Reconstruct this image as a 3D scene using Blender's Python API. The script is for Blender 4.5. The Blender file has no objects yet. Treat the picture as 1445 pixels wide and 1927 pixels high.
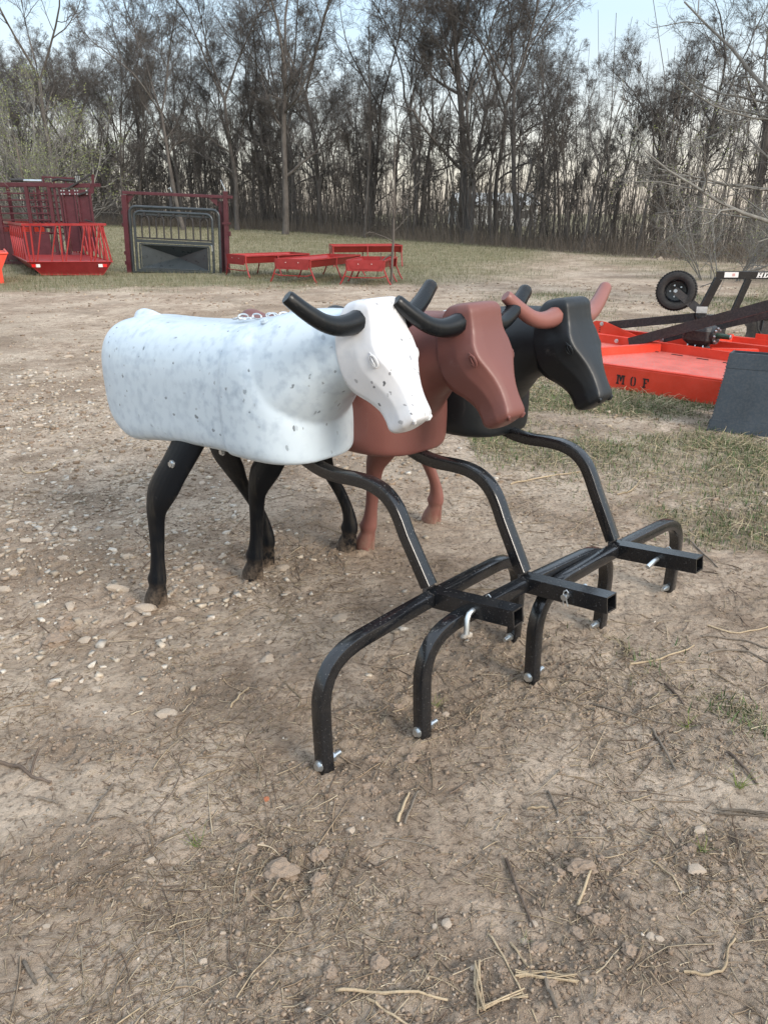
import bpy, bmesh, math, random
import numpy as np
from mathutils import Vector, Matrix, Euler
S = bpy.context.scene
COL = S.collection
R = math.radians
rng = np.random.default_rng(7)
random.seed(7)

# ------------------------------------------------------------------ camera
cam_d = bpy.data.cameras.new('camera'); cam = bpy.data.objects.new('camera', cam_d); COL.objects.link(cam)
cam_d.sensor_fit = 'VERTICAL'; cam_d.sensor_height = 24.0; cam_d.lens = 24.0*1450/1927
cam_d.clip_start = 0.05; cam_d.clip_end = 2000
PITCH = math.atan((963.5-400)/1450)
cam.location = (0, 0, 1.5); cam.rotation_euler = (math.pi/2-PITCH, 0, 0)
S.camera = cam
S.render.resolution_x = 767; S.render.resolution_y = 1024

# ------------------------------------------------------------------ sky and sun
SUN_EL, SUN_AZ = R(30), R(136)          # azimuth clockwise from +Y
W = bpy.data.worlds.new('World'); S.world = W; W.use_nodes = True
nt = W.node_tree; nt.nodes.clear()
out = nt.nodes.new('ShaderNodeOutputWorld'); bg = nt.nodes.new('ShaderNodeBackground')
sky = nt.nodes.new('ShaderNodeTexSky'); sky.sky_type = 'NISHITA'; sky.sun_disc = False
sky.sun_elevation = SUN_EL; sky.sun_rotation = SUN_AZ; sky.dust_density = 2.0; sky.air_density = 1.0; sky.ozone_density = 1.0
tc = nt.nodes.new('ShaderNodeTexCoord'); sep = nt.nodes.new('ShaderNodeSeparateXYZ')
ramp = nt.nodes.new('ShaderNodeValToRGB')
ramp.color_ramp.elements[0].position = 0.0; ramp.color_ramp.elements[0].color = (4.1, 3.5, 2.9, 1)
e = ramp.color_ramp.elements.new(0.08); e.color = (4.3, 4.0, 3.6, 1)
e = ramp.color_ramp.elements.new(0.2); e.color = (3.3, 4.1, 4.6, 1)
e = ramp.color_ramp.elements.new(0.5); e.color = (5.4, 6.1, 6.9, 1)
ramp.color_ramp.elements[-1].position = 1.0; ramp.color_ramp.elements[-1].color = (6.6, 7.6, 8.8, 1)
cn = nt.nodes.new('ShaderNodeTexNoise'); cn.inputs['Scale'].default_value = 2.2; cn.inputs['Detail'].default_value = 5
mr = nt.nodes.new('ShaderNodeMapRange'); mr.inputs[1].default_value = .35; mr.inputs[2].default_value = .7; mr.inputs[3].default_value = .62; mr.inputs[4].default_value = .9
mx = nt.nodes.new('ShaderNodeMix'); mx.data_type = 'RGBA'
nt.links.new(tc.outputs['Generated'], sep.inputs[0]); nt.links.new(sep.outputs['Z'], ramp.inputs[0])
nt.links.new(tc.outputs['Generated'], cn.inputs['Vector']); nt.links.new(cn.outputs[0], mr.inputs[0]); nt.links.new(mr.outputs[0], mx.inputs[0])
nt.links.new(sky.outputs[0], mx.inputs[6]); nt.links.new(ramp.outputs[0], mx.inputs[7])   # thin bright high cloud over the clear sky
nt.links.new(mx.outputs[2], bg.inputs[0]); bg.inputs[1].default_value = 0.105
nt.links.new(bg.outputs[0], out.inputs[0])
sd = bpy.data.lights.new('sun', 'SUN'); sd.energy = 1.5; sd.angle = R(22); sd.color = (1, .91, .80)
sun = bpy.data.objects.new('sun', sd); COL.objects.link(sun)
dv = Vector((math.sin(SUN_AZ)*math.cos(SUN_EL), math.cos(SUN_AZ)*math.cos(SUN_EL), math.sin(SUN_EL)))
sun.rotation_euler = dv.to_track_quat('Z', 'Y').to_euler()
S.view_settings.view_transform = 'Standard'; S.view_settings.look = 'None'
S.view_settings.exposure = 1.25; S.view_settings.gamma = 1; S.view_settings.use_curve_mapping = False

# ------------------------------------------------------------------ helpers: tags and meshes
def tag(o, label=None, cat=None, group=None, kind=None):
    if label: o['label'] = label
    if cat: o['category'] = cat
    if group: o['group'] = group
    if kind: o['kind'] = kind
    return o
def empty(name, loc=(0,0,0), rz=0, **k):
    o = bpy.data.objects.new(name, None); COL.objects.link(o); o.location = loc; o.rotation_euler = (0,0,rz)
    return tag(o, **k)
def link(name, me, mat=None, parent=None, **k):
    o = bpy.data.objects.new(name, me); COL.objects.link(o)
    if mat is not None and not me.materials: me.materials.append(mat)
    if parent: o.parent = parent
    return tag(o, **k)
def npmesh(name, V, Fc, smooth=False, attrs=None):
    """V (n,3); Fc (m,k) same-size faces"""
    V = np.asarray(V, np.float32); Fc = np.asarray(Fc, np.int32)
    me = bpy.data.meshes.new(name); me.vertices.add(len(V)); me.vertices.foreach_set('co', V.ravel())
    k = Fc.shape[1]; me.loops.add(Fc.size); me.loops.foreach_set('vertex_index', Fc.ravel())
    me.polygons.add(len(Fc)); me.polygons.foreach_set('loop_start', np.arange(0, Fc.size, k, dtype=np.int32))
    me.polygons.foreach_set('loop_total', np.full(len(Fc), k, np.int32))
    if smooth: me.polygons.foreach_set('use_smooth', np.ones(len(Fc), bool))
    for nm, a in (attrs or {}).items():
        a = np.asarray(a, np.float32)
        if a.ndim == 1:
            at = me.attributes.new(nm, 'FLOAT', 'POINT'); at.data.foreach_set('value', a)
        else:
            at = me.attributes.new(nm, 'FLOAT_COLOR', 'POINT'); at.data.foreach_set('color', np.c_[a, np.ones(len(a))].astype(np.float32).ravel())
    me.update(calc_edges=True); me.validate(); return me
class MB:
    """collects shapes into one mesh"""
    def __init__(s): s.v = []; s.f = []
    def add(s, vs, fs):
        n = len(s.v); s.v += [tuple(p) for p in vs]; s.f += [tuple(i+n for i in f) for f in fs]; return s
    def box(s, c, d, rot=None):
        x,y,z = [q/2 for q in d]; vs = [Vector((a*x,b*y,g*z)) for a in (-1,1) for b in (-1,1) for g in (-1,1)]
        if rot is not None: vs = [rot @ v for v in vs]
        vs = [v+Vector(c) for v in vs]
        return s.add(vs, [(0,1,3,2),(4,6,7,5),(0,4,5,1),(2,3,7,6),(0,2,6,4),(1,5,7,3)])
    def bar(s, a, b, w, h, up=(0,0,1)):
        a = Vector(a); b = Vector(b); d = (b-a); L = d.length; d.normalize(); u = Vector(up)
        if abs(d.dot(u)) > .98: u = Vector((0,1,0))
        side = d.cross(u).normalized(); u = side.cross(d).normalized()
        vs = [p + side*i*w/2 + u*j*h/2 for p in (a,b) for i,j in ((-1,-1),(1,-1),(1,1),(-1,1))]
        return s.add(vs, [(0,1,2,3)[::-1],(4,5,6,7),(0,1,5,4),(1,2,6,5),(2,3,7,6),(3,0,4,7)])
    def tube(s, pts, r, n=8, cap=True, sx=1, up=None, rot0=0):
        """sweep along pts; r number or list"""
        pts = [Vector(p) for p in pts]; m = len(pts)
        rs = r if hasattr(r, '__len__') else [r]*m
        tans = []
        for i in range(m):
            t = (pts[min(i+1,m-1)]-pts[max(i-1,0)]).normalized(); tans.append(t)
        u = Vector(up) if up else (Vector((0,0,1)) if abs(tans[0].z) < .9 else Vector((1,0,0)))
        base = len(s.v); vs = []
        for i in range(m):
            t = tans[i]; u = (u - t*u.dot(t)).normalized(); w = t.cross(u)
            for k in range(n):
                a = 2*math.pi*k/n+rot0; vs.append(pts[i] + u*math.cos(a)*rs[i] + w*math.sin(a)*rs[i]*sx)
        fs = [(i*n+k, i*n+(k+1)%n, (i+1)*n+(k+1)%n, (i+1)*n+k) for i in range(m-1) for k in range(n)]
        if cap: fs += [tuple(range(n))[::-1], tuple(range((m-1)*n, m*n))]
        return s.add(vs, fs)
    def sqtube(s, pts, w, cr=.12, up=None):
        """square tube with rounded corners swept along pts"""
        h = w/2; c = w*cr; prof = []
        for (sx, sy), a0 in (((1,1),0),((-1,1),90),((-1,-1),180),((1,-1),270)):
            for a in (0, 45, 90):
                prof.append((sx*(h-c)+c*math.cos(R(a0+a)), sy*(h-c)+c*math.sin(R(a0+a))))
        return s.sweep(pts, prof, up)
    def sweep(s, pts, prof, up=None, cap=True):
        pts = [Vector(p) for p in pts]; m = len(pts); n = len(prof)
        u = Vector(up) if up else Vector((0,0,1)); vs = []
        for i in range(m):
            a = (pts[i]-pts[i-1]).normalized() if i else None
            b = (pts[i+1]-pts[i]).normalized() if i < m-1 else None
            t = (a+b).normalized() if a and b else (a or b)
            u = (u - t*u.dot(t)).normalized(); w = t.cross(u)
            for (x, y) in prof: vs.append(pts[i] + w*x + u*y)
        fs = [(i*n+k, i*n+(k+1)%n, (i+1)*n+(k+1)%n, (i+1)*n+k) for i in range(m-1) for k in range(n)]
        if cap: fs += [tuple(range(n))[::-1], tuple(range((m-1)*n, m*n))]
        return s.add(vs, fs)
    def cyl(s, a, b, r, n=12): return s.tube([a, b], r, n)
    def prism(s, poly, a, b):
        """poly of 3D points extruded by vector a->b"""
        d = Vector(b)-Vector(a); n = len(poly); vs = [Vector(p) for p in poly] + [Vector(p)+d for p in poly]
        return s.add(vs, [tuple(range(n))[::-1], tuple(range(n, 2*n))] + [(i,(i+1)%n,(i+1)%n+n,i+n) for i in range(n)])
    def build(s, name, mat, parent=None, smooth=False, bevel=0, sub=0, **k):
        me = bpy.data.meshes.new(name); me.from_pydata([tuple(v) for v in s.v], [], s.f); me.validate()
        bm = bmesh.new(); bm.from_mesh(me); bmesh.ops.recalc_face_normals(bm, faces=bm.faces)
        if bevel: bmesh.ops.bevel(bm, geom=[e for e in bm.edges if len(e.link_faces)==2 and e.calc_face_angle(0) > .6], offset=bevel, segments=1, affect='EDGES')
        if sub: bmesh.ops.subdivide_edges(bm, edges=bm.edges, cuts=sub, use_grid_fill=True, smooth=1.0)
        bm.to_mesh(me); bm.free()
        if smooth:
            for p in me.polygons: p.use_smooth = True
            try: me.set_sharp_from_angle(angle=R(38))
            except Exception: pass
        return link(name, me, mat, parent, **k)
def arc(c, r, a0, a1, n, ax='yz', x=0):
    return [(x, c[0]+r*math.cos(R(a0+(a1-a0)*i/n)), c[1]+r*math.sin(R(a0+(a1-a0)*i/n))) for i in range(n+1)]

# ------------------------------------------------------------------ helpers: numpy gradient noise
_P = rng.permutation(256); _P = np.r_[_P, _P]; _G = rng.uniform(0, 2*np.pi, 256)
def perlin(x, y):
    xi = np.floor(x).astype(int); yi = np.floor(y).astype(int); xf = x-xi; yf = y-yi
    u = xf*xf*xf*(xf*(xf*6-15)+10); v = yf*yf*yf*(yf*(yf*6-15)+10)
    def g(ix, iy, dx, dy):
        a = _G[_P[_P[ix & 255] + (iy & 255)]]; return np.cos(a)*dx+np.sin(a)*dy
    n00 = g(xi, yi, xf, yf); n10 = g(xi+1, yi, xf-1, yf); n01 = g(xi, yi+1, xf, yf-1); n11 = g(xi+1, yi+1, xf-1, yf-1)
    return (n00*(1-u)+n10*u)*(1-v)+(n01*(1-u)+n11*u)*v
def fbm(x, y, f, o=4, g=.5):
    t = 0; a = 1
    for i in range(o): t = t + a*perlin(x*f+17.3*i, y*f+9.1*i); f *= 2.03; a *= g
    return t
def sstep(a, b, x): t = np.clip((x-a)/(b-a), 0, 1); return t*t*(3-2*t)
def blob(x, y, cx, cy, rx, ry=None):
    ry = ry or rx; return np.exp(-(((x-cx)/rx)**2+((y-cy)/ry)**2))

# ------------------------------------------------------------------ ground height and cover masks (world metres)
CLODS = [(-.24,1.45,.17,.15),(.48,1.38,.13,.2),(.25,1.16,.3,.1),(-.05,1.78,.16,.1),(.85,1.5,.2,.1),(-.9,1.9,.2,.12),(1.0,1.25,.2,.12),(-1.5,3.2,.35,.3),(-.6,2.15,.2,.12),(.2,2.05,.3,.1)]
FEET = [(-.17,1.80),(.48,2.52),(.12,1.95),(.83,2.61),(.50,2.24),(1.20,2.93),(-.93,2.80),(-.55,3.19),(-.57,3.03),(-.19,3.34),(-.10,3.35),(.24,3.73)]
def clodmask(x, y):
    m = 0*x
    for c in CLODS: m = np.maximum(m, blob(x, y, *c))
    m = np.maximum(m*1.15, .75*sstep(.08, .38, fbm(x+40, y, 1.15, 3)))
    return np.clip(m, 0, 1)
def hgt(x, y, fine=True):
    x = np.asarray(x, float); y = np.asarray(y, float); r = np.hypot(x, y)
    h = .012*perlin(x*.9+3, y*.9) + .008*perlin(x*2.3, y*2.3+7)
    far = sstep(18, 50, y)*(.5-.012*x)*sstep(26,-6,x) + .10*sstep(7,25,r)*perlin(x*.12,y*.12)
    h = h + far
    for fx_, fy_ in FEET: h = h + blob(x, y, fx_, fy_, .065, .065)*.013*(1+1.5*perlin(x*30, y*30))
    # faint wheel and hoof churned ruts
    h = h + .010*np.sin((x*.86+y*.5)*7+1.5*perlin(x*1.3,y*1.3))*sstep(.0,.5,perlin(x*.5+9,y*.5+2))
    if fine:
        k = np.clip(1.6-r*.06, .35, 1); cm = clodmask(x, y)
        rid = 1-np.abs(perlin(x*13, y*13+5))*2
        crumb = np.maximum(0, perlin(x*31+4, y*31)-.12)*.030 + np.maximum(0, perlin(x*17+9, y*17+2)-.22)*.05 + np.maximum(0, perlin(x*57+1, y*57)-.15)*.014
        h = h + k*(.004*fbm(x, y, 8, 3) + cm*(.011*(rid-.5)+.008*fbm(x+5, y, 22, 3, .6)) + .0030*fbm(x, y+3, 38, 2) + (.18+.82*cm)*crumb - .006*np.maximum(0, .12-np.abs(perlin(x*5.5+7, y*5.5)))/.12)
    return h
def grassmask(x, y):
    n = fbm(x, y, .8, 4, .6); n2 = fbm(x+31, y+8, .16, 3)
    near_edge = 17.8 + .25*np.clip(x,-8,4) + 1.2*n
    g = .85*sstep(-.8, 1.2, y-near_edge)*sstep(5.0, 1.0, x+2.5*n2-(y-22)*.35)
    g = np.maximum(g, .62*sstep(.0,.5, n2+.25*n+.12)*sstep(9, 16, y)*sstep(0, 4, x))
    g = np.maximum(g, .95*np.clip(blob(x, y, 2.0, 6.1, 1.35, .95)+blob(x,y,1.3,5.4,.9,.5)*.8+blob(x,y,3.2,4.6,1.0,.9)*.9+blob(x,y,4.5,7.5,2,2.0), 0, 1)*sstep(-.45, .35, n+.1))
    g = np.maximum(g, .8*blob(x, y, 2.1, 3.3, .7, .9)*sstep(-.1, .45, n))
    g = np.maximum(g, .55*blob(x, y, 1.35, 2.0, .35, .5)*sstep(.0, .5, n))
    g = g*np.where(x < .6, sstep(7, 13, y), 1)
    return np.clip(g, 0, 1)
def r_(x, y): return np.hypot(x, y)
def gravelmask(x, y):
    n = fbm(x, y, .9, 3)
    g = blob(x, y, -3.2, 6.3, 2.0, 1.5)+.8*blob(x, y, -2.0, 3.9, 1.1, .9)+.45*blob(x, y, -1.2, 2.9, .8, .5)+.18*blob(x,y,-1.5,10.5,5,3.5)
    return np.clip(g*(1+1.2*n), 0, 1)

# ------------------------------------------------------------------ materials
def newmat(name):
    m = bpy.data.materials.new(name); m.use_nodes = True; t = m.node_tree
    return m, t, t.nodes['Principled BSDF']
def nd(t, typ, ins=None, **k):
    n = t.nodes.new(typ)
    for a, b in k.items(): setattr(n, a, b)
    for a, b in (ins or {}).items(): n.inputs[a].default_value = b
    return n
def mixc(t, fac, a, b, mode='MIX'):
    m = t.nodes.new('ShaderNodeMix'); m.data_type = 'RGBA'; m.blend_type = mode
    for i, v in ((0, fac), (6, a), (7, b)):
        if hasattr(v, 'is_linked') or hasattr(v, 'links'): t.links.new(v, m.inputs[i])
        else: m.inputs[i].default_value = v if i == 0 else (*v, 1)
    return m.outputs[2]
def rampf(t, val, a, b, lo=0., hi=1.):
    m = nd(t, 'ShaderNodeMapRange'); m.inputs[1].default_value = a; m.inputs[2].default_value = b
    m.inputs[3].default_value = lo; m.inputs[4].default_value = hi; m.clamp = True; t.links.new(val, m.inputs[0]); return m.outputs[0]
def noise(t, sc, det=4, rough=.55, vec=None, dist=0):
    n = nd(t, 'ShaderNodeTexNoise', {'Scale': sc, 'Detail': det, 'Roughness': rough, 'Distortion': dist})
    if vec is not None: t.links.new(vec, n.inputs['Vector'])
    return n.outputs[0]
def objco(t, scale=None):
    c = nd(t, 'ShaderNodeTexCoord').outputs['Object']
    if scale:
        m = nd(t, 'ShaderNodeMapping'); m.inputs['Scale'].default_value = scale; t.links.new(c, m.inputs[0]); return m.outputs[0]
    return c
def bump(t, p, h, st=.3, d=.01):
    b = nd(t, 'ShaderNodeBump', {'Strength': st, 'Distance': d}); t.links.new(h, b.inputs['Height']); t.links.new(b.outputs[0], p.inputs['Normal']); return b
def paint(name, col, rough=.35, metal=0, var=.25, spots=0, bumpst=.05, dust=.0, coat=0, scratch=0):
    m, t, p = newmat(name); co = objco(t)
    n1 = noise(t, 6, 4, .6, co); n2 = noise(t, 60, 3, .6, co)
    dark = tuple(c*(1-var) for c in col); lite = tuple(min(1, c*(1+var*.6)+.004) for c in col)
    c = mixc(t, rampf(t, n1, .3, .7), dark, lite)
    if dust:
        geo = nd(t, 'ShaderNodeNewGeometry'); sp = nd(t, 'ShaderNodeSeparateXYZ'); t.links.new(geo.outputs['Normal'], sp.inputs[0])
        f = nd(t, 'ShaderNodeMath', operation='MULTIPLY'); t.links.new(rampf(t, n2, .42, .62), f.inputs[0]); f.inputs[1].default_value = dust
        c = mixc(t, f.outputs[0], c, (.32,.27,.22))
    if spots:
        geo = nd(t, 'ShaderNodeNewGeometry'); sp = nd(t, 'ShaderNodeSeparateXYZ'); t.links.new(geo.outputs['Normal'], sp.inputs[0])
        f = nd(t, 'ShaderNodeMath', operation='MULTIPLY'); t.links.new(rampf(t, noise(t, 150, 2, .5, co), .66, .70), f.inputs[0]); t.links.new(rampf(t, sp.outputs[2], .3, .9, .12, spots), f.inputs[1])
        c = mixc(t, f.outputs[0], c, (.42,.40,.38))
        f = nd(t, 'ShaderNodeMath', operation='MULTIPLY'); t.links.new(rampf(t, noise(t, 14, 6, .7, co), .5, .75), f.inputs[0]); f.inputs[1].default_value = .07
        c = mixc(t, f.outputs[0], c, (.16,.13,.10))
    if scratch:
        n3 = noise(t, 9, 6, .75, objco(t, (1, 1, .12)))
        f = rampf(t, n3, .6, .72, 0, scratch); c = mixc(t, f, c, (.16,.14,.11))
    t.links.new(c, p.inputs['Base Color']); p.inputs['Metallic'].default_value = metal
    t.links.new(rampf(t, n1, .3, .7, rough*.8, min(1, rough*1.3)), p.inputs['Roughness'])
    if coat: p.inputs['Coat Weight'].default_value = coat; p.inputs['Coat Roughness'].default_value = .15
    bump(t, p, n2, bumpst, .003)
    return m
M = {}
M['black_steel'] = paint('black_powder_coat', (.0065,.0075,.0095), .2, 0, .15, spots=.28, bumpst=.02, dust=.0, coat=.3)
M['black_flat'] = paint('black_flat_paint', (.014,.014,.016), .5, 0, .3, dust=.08)
M['zinc'] = paint('zinc_plated_steel', (.62,.66,.68), .3, .95, .2)
M['red'] = paint('red_enamel', (.30,.020,.020), .38, 0, .16, dust=.05)
M['orange'] = paint('orange_red_enamel', (.66,.045,.018), .36, 0, .12, dust=.04)
M['orange_deck'] = paint('orange_red_deck_dusty', (.62,.09,.065), .55, 0, .2, dust=.5)
M['maroon'] = paint('maroon_enamel', (.070,.011,.018), .4, 0, .2, dust=.04)
M['gray_metal'] = paint('gray_enamel', (.028,.037,.043), .3, 0, .15, dust=.04)
M['slate'] = paint('slate_gray_enamel', (.030,.042,.055), .42, 0, .18, dust=.06)
M['rubber'] = paint('rubber', (.014,.014,.014), .75, 0, .25, dust=.05)
M['hose'] = M['rubber']
M['white_decal'] = paint('white_decal', (.72,.72,.70), .4, 0, .05)
M['red_decal'] = paint('red_reflector', (.65,.02,.02), .3, 0, .05)
M['black_letter'] = paint('black_letter_paint', (.012,.01,.01), .5, 0, .1)
M['shaft'] = paint('green_shaft', (.02,.05,.03), .4, 0, .2)
M['label_gray'] = paint('printed_label', (.42,.43,.42), .5, 0, .5)

def plastic(name, col, rough, mott=.12, sss=0, streak=0, spec=.38):
    m, t, p = newmat(name); co = objco(t)
    n1 = noise(t, 3.5, 3, .5, co); n2 = noise(t, 26, 3, .6, co)
    c = mixc(t, rampf(t, n1, .3, .7), tuple(k*(1-mott) for k in col), tuple(min(1,k*(1+mott)) for k in col))
    if streak:
        n3 = noise(t, 14, 6, .72, objco(t, (1, 1, .1)))
        n4 = noise(t, 4, 2, .5, co)
        f = nd(t, 'ShaderNodeMath', operation='MULTIPLY'); t.links.new(rampf(t, n3, .5, .68), f.inputs[0]); t.links.new(rampf(t, n4, .45, .6, 0, streak), f.inputs[1])
        c = mixc(t, f.outputs[0], c, (.12,.10,.075))
    sc_ = noise(t, 5, 8, .8, objco(t, (1, .35, 1.4)), 1.2); c = mixc(t, rampf(t, sc_, .60, .74, 0, .16), c, (.34,.30,.27))
    sz_ = nd(t, 'ShaderNodeSeparateXYZ'); t.links.new(co, sz_.inputs[0])
    if streak:
        mm = nd(t, 'ShaderNodeMath', operation='MULTIPLY'); t.links.new(rampf(t, sz_.outputs[2], .13, .0, 0, .75), mm.inputs[0]); t.links.new(rampf(t, noise(t, 28, 5, .7, co), .38, .62), mm.inputs[1])
        c = mixc(t, mm.outputs[0], c, (.27,.205,.15))
    t.links.new(c, p.inputs['Base Color']); t.links.new(rampf(t, sc_, .3, .7, rough*.8, rough*1.3), p.inputs['Roughness'])
    p.inputs['Specular IOR Level'].default_value = spec
    if sss: p.inputs['Subsurface Weight'].default_value = sss; p.inputs['Subsurface Radius'].default_value = (.02,.016,.014); p.inputs['Subsurface Scale'].default_value = .5
    bump(t, p, noise(t, 9, 3, .5, co), .12, .006)
    return m
M['brown_plastic'] = plastic('brown_plastic', (.155,.060,.050), .42)
M['black_plastic'] = plastic('black_plastic', (.0045,.0065,.0085), .44, .2, spec=.5)
M['black_leg'] = plastic('black_leg_plastic', (.004,.0055,.008), .45, .2, streak=.35, spec=.18)
M['brown_leg'] = plastic('brown_leg_plastic', (.20,.082,.066), .5, .12, streak=.15)
M['brown_horn'] = plastic('brown_horn_plastic', (.22,.09,.075), .36, .12)
M['black_horn'] = plastic('black_horn_plastic', (.005,.007,.009), .28, .2, streak=.25, spec=.33)

def white_speckled(name, base, haze, spot_amt, pk=.5):
    m, t, p = newmat(name); co = objco(t)
    # smoky grey-blue blotches that lie inside the translucent white plastic
    b1 = rampf(t, noise(t, 30, 3, .5, co, 0), .46, .76); b2 = rampf(t, noise(t, 2.6, 2, .5, co), .35, .65, .25, 1)
    f = nd(t, 'ShaderNodeMath', operation='MULTIPLY'); t.links.new(b1, f.inputs[0]); t.links.new(b2, f.inputs[1])
    f2 = nd(t, 'ShaderNodeMath', operation='MULTIPLY'); t.links.new(f.outputs[0], f2.inputs[0]); f2.inputs[1].default_value = haze
    c = mixc(t, f2.outputs[0], base, (.20,.27,.36))
    # a few small dark flecks of coloured plastic, stretched, random direction by cell
    for sc, off, thr, amt in ((17, 0, .17, spot_amt), (31, 3.7, .21, spot_amt*.9)):
        mp = nd(t, 'ShaderNodeMapping'); mp.inputs['Location'].default_value = (off, off*.3, 1); mp.inputs['Rotation'].default_value = (.4+off, .8, .3); mp.inputs['Scale'].default_value = (1, 1.9, 1)
        t.links.new(co, mp.inputs[0])
        wz = nd(t, 'ShaderNodeVectorMath', operation='ADD'); nn = nd(t, 'ShaderNodeTexNoise', {'Scale': 40.}); t.links.new(co, nn.inputs['Vector'])
        sc2 = nd(t, 'ShaderNodeVectorMath', operation='SCALE'); sc2.inputs['Scale'].default_value = .03; t.links.new(nn.outputs['Color'], sc2.inputs[0])
        t.links.new(mp.outputs[0], wz.inputs[0]); t.links.new(sc2.outputs[0], wz.inputs[1])
        v = nd(t, 'ShaderNodeTexVoronoi', {'Scale': float(sc)}); t.links.new(wz.outputs[0], v.inputs['Vector'])
        near = rampf(t, v.outputs['Distance'], thr, thr*.8, 0, 1)
        sp = nd(t, 'ShaderNodeSeparateColor'); t.links.new(v.outputs['Color'], sp.inputs[0])
        pick = rampf(t, sp.outputs[0], pk, pk+.01)
        shade = rampf(t, sp.outputs[1], 0, 1, .12, 1)
        g = nd(t, 'ShaderNodeMath', operation='MULTIPLY'); t.links.new(near, g.inputs[0]); t.links.new(pick, g.inputs[1])
        g2 = nd(t, 'ShaderNodeMath', operation='MULTIPLY'); t.links.new(g.outputs[0], g2.inputs[0]); t.links.new(shade, g2.inputs[1])
        g3 = nd(t, 'ShaderNodeMath', operation='MULTIPLY'); t.links.new(g2.outputs[0], g3.inputs[0]); g3.inputs[1].default_value = amt
        c = mixc(t, g3.outputs[0], c, (.03,.035,.045))
    t.links.new(c, p.inputs['Base Color']); p.inputs['Roughness'].default_value = .33
    p.inputs['Subsurface Weight'].default_value = .25; p.inputs['Subsurface Radius'].default_value = (.03,.03,.035); p.inputs['Subsurface Scale'].default_value = .6
    bump(t, p, noise(t, 5, 3, .5, co), .15, .01)
    return m
M['white_body'] = white_speckled('white_speckled_plastic', (.53,.61,.67), .55, .8, .76)
M['white_head'] = white_speckled('white_head_plastic', (.63,.635,.65), .22, .95)

def bark(name, a, b):
    m, t, p = newmat(name); co = objco(t, (1, 1, .25)); n = noise(t, 9, 5, .65, co); n2 = noise(t, 1.2, 3, .5, objco(t))
    c = mixc(t, rampf(t, n, .35, .68), a, b); c = mixc(t, rampf(t, n2, .4, .7, 0, .4), c, tuple(k*1.5 for k in b))
    t.links.new(c, p.inputs['Base Color']); p.inputs['Roughness'].default_value = .95; p.inputs['Specular IOR Level'].default_value = .2
    bump(t, p, n, .8, .03); return m
M['bark'] = bark('dark_bark', (.062,.055,.050), (.128,.116,.106))
M['bark2'] = bark('brown_bark', (.085,.072,.062), (.16,.142,.125))
M['bark_pale'] = bark('pale_gray_bark', (.11,.105,.095), (.22,.21,.19))
M['stem'] = bark('brown_stems', (.10,.083,.065), (.185,.155,.125))
def attrmat(name, rough=.9, spec=.2, gain=1.0, transl=0):
    m, t, p = newmat(name); a = nd(t, 'ShaderNodeAttribute', attribute_name='col')
    n = noise(t, 90, 3, .6, objco(t)); c = mixc(t, rampf(t, n, .3, .7, .0, .45), a.outputs['Color'], (.08,.06,.045))
    t.links.new(c, p.inputs['Base Color']); p.inputs['Roughness'].default_value = rough; p.inputs['Specular IOR Level'].default_value = spec
    return m
M['litter'] = attrmat('dry_litter'); M['stone'] = attrmat('stone_chips', .85, .3); M['grass'] = attrmat('grass_blades', .7, .25)
def stonemat(name, a, b):
    m, t, p = newmat(name); co = objco(t); n = noise(t, 18, 6, .65, co); n2 = noise(t, 70, 4, .6, co)
    c = mixc(t, rampf(t, n, .35, .65), a, b); c = mixc(t, rampf(t, n2, .5, .7, 0, .5), c, (.12,.09,.065))
    t.links.new(c, p.inputs['Base Color']); p.inputs['Roughness'].default_value = .9; bump(t, p, n2, .5, .004); return m
M['limestone'] = stonemat('pale_limestone', (.50,.42,.33), (.30,.235,.18)); M['brownstone'] = stonemat('brown_clod', (.36,.275,.205), (.18,.13,.093)); M['rust'] = stonemat('rust_chip', (.45,.16,.07), (.3,.1,.05))

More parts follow.
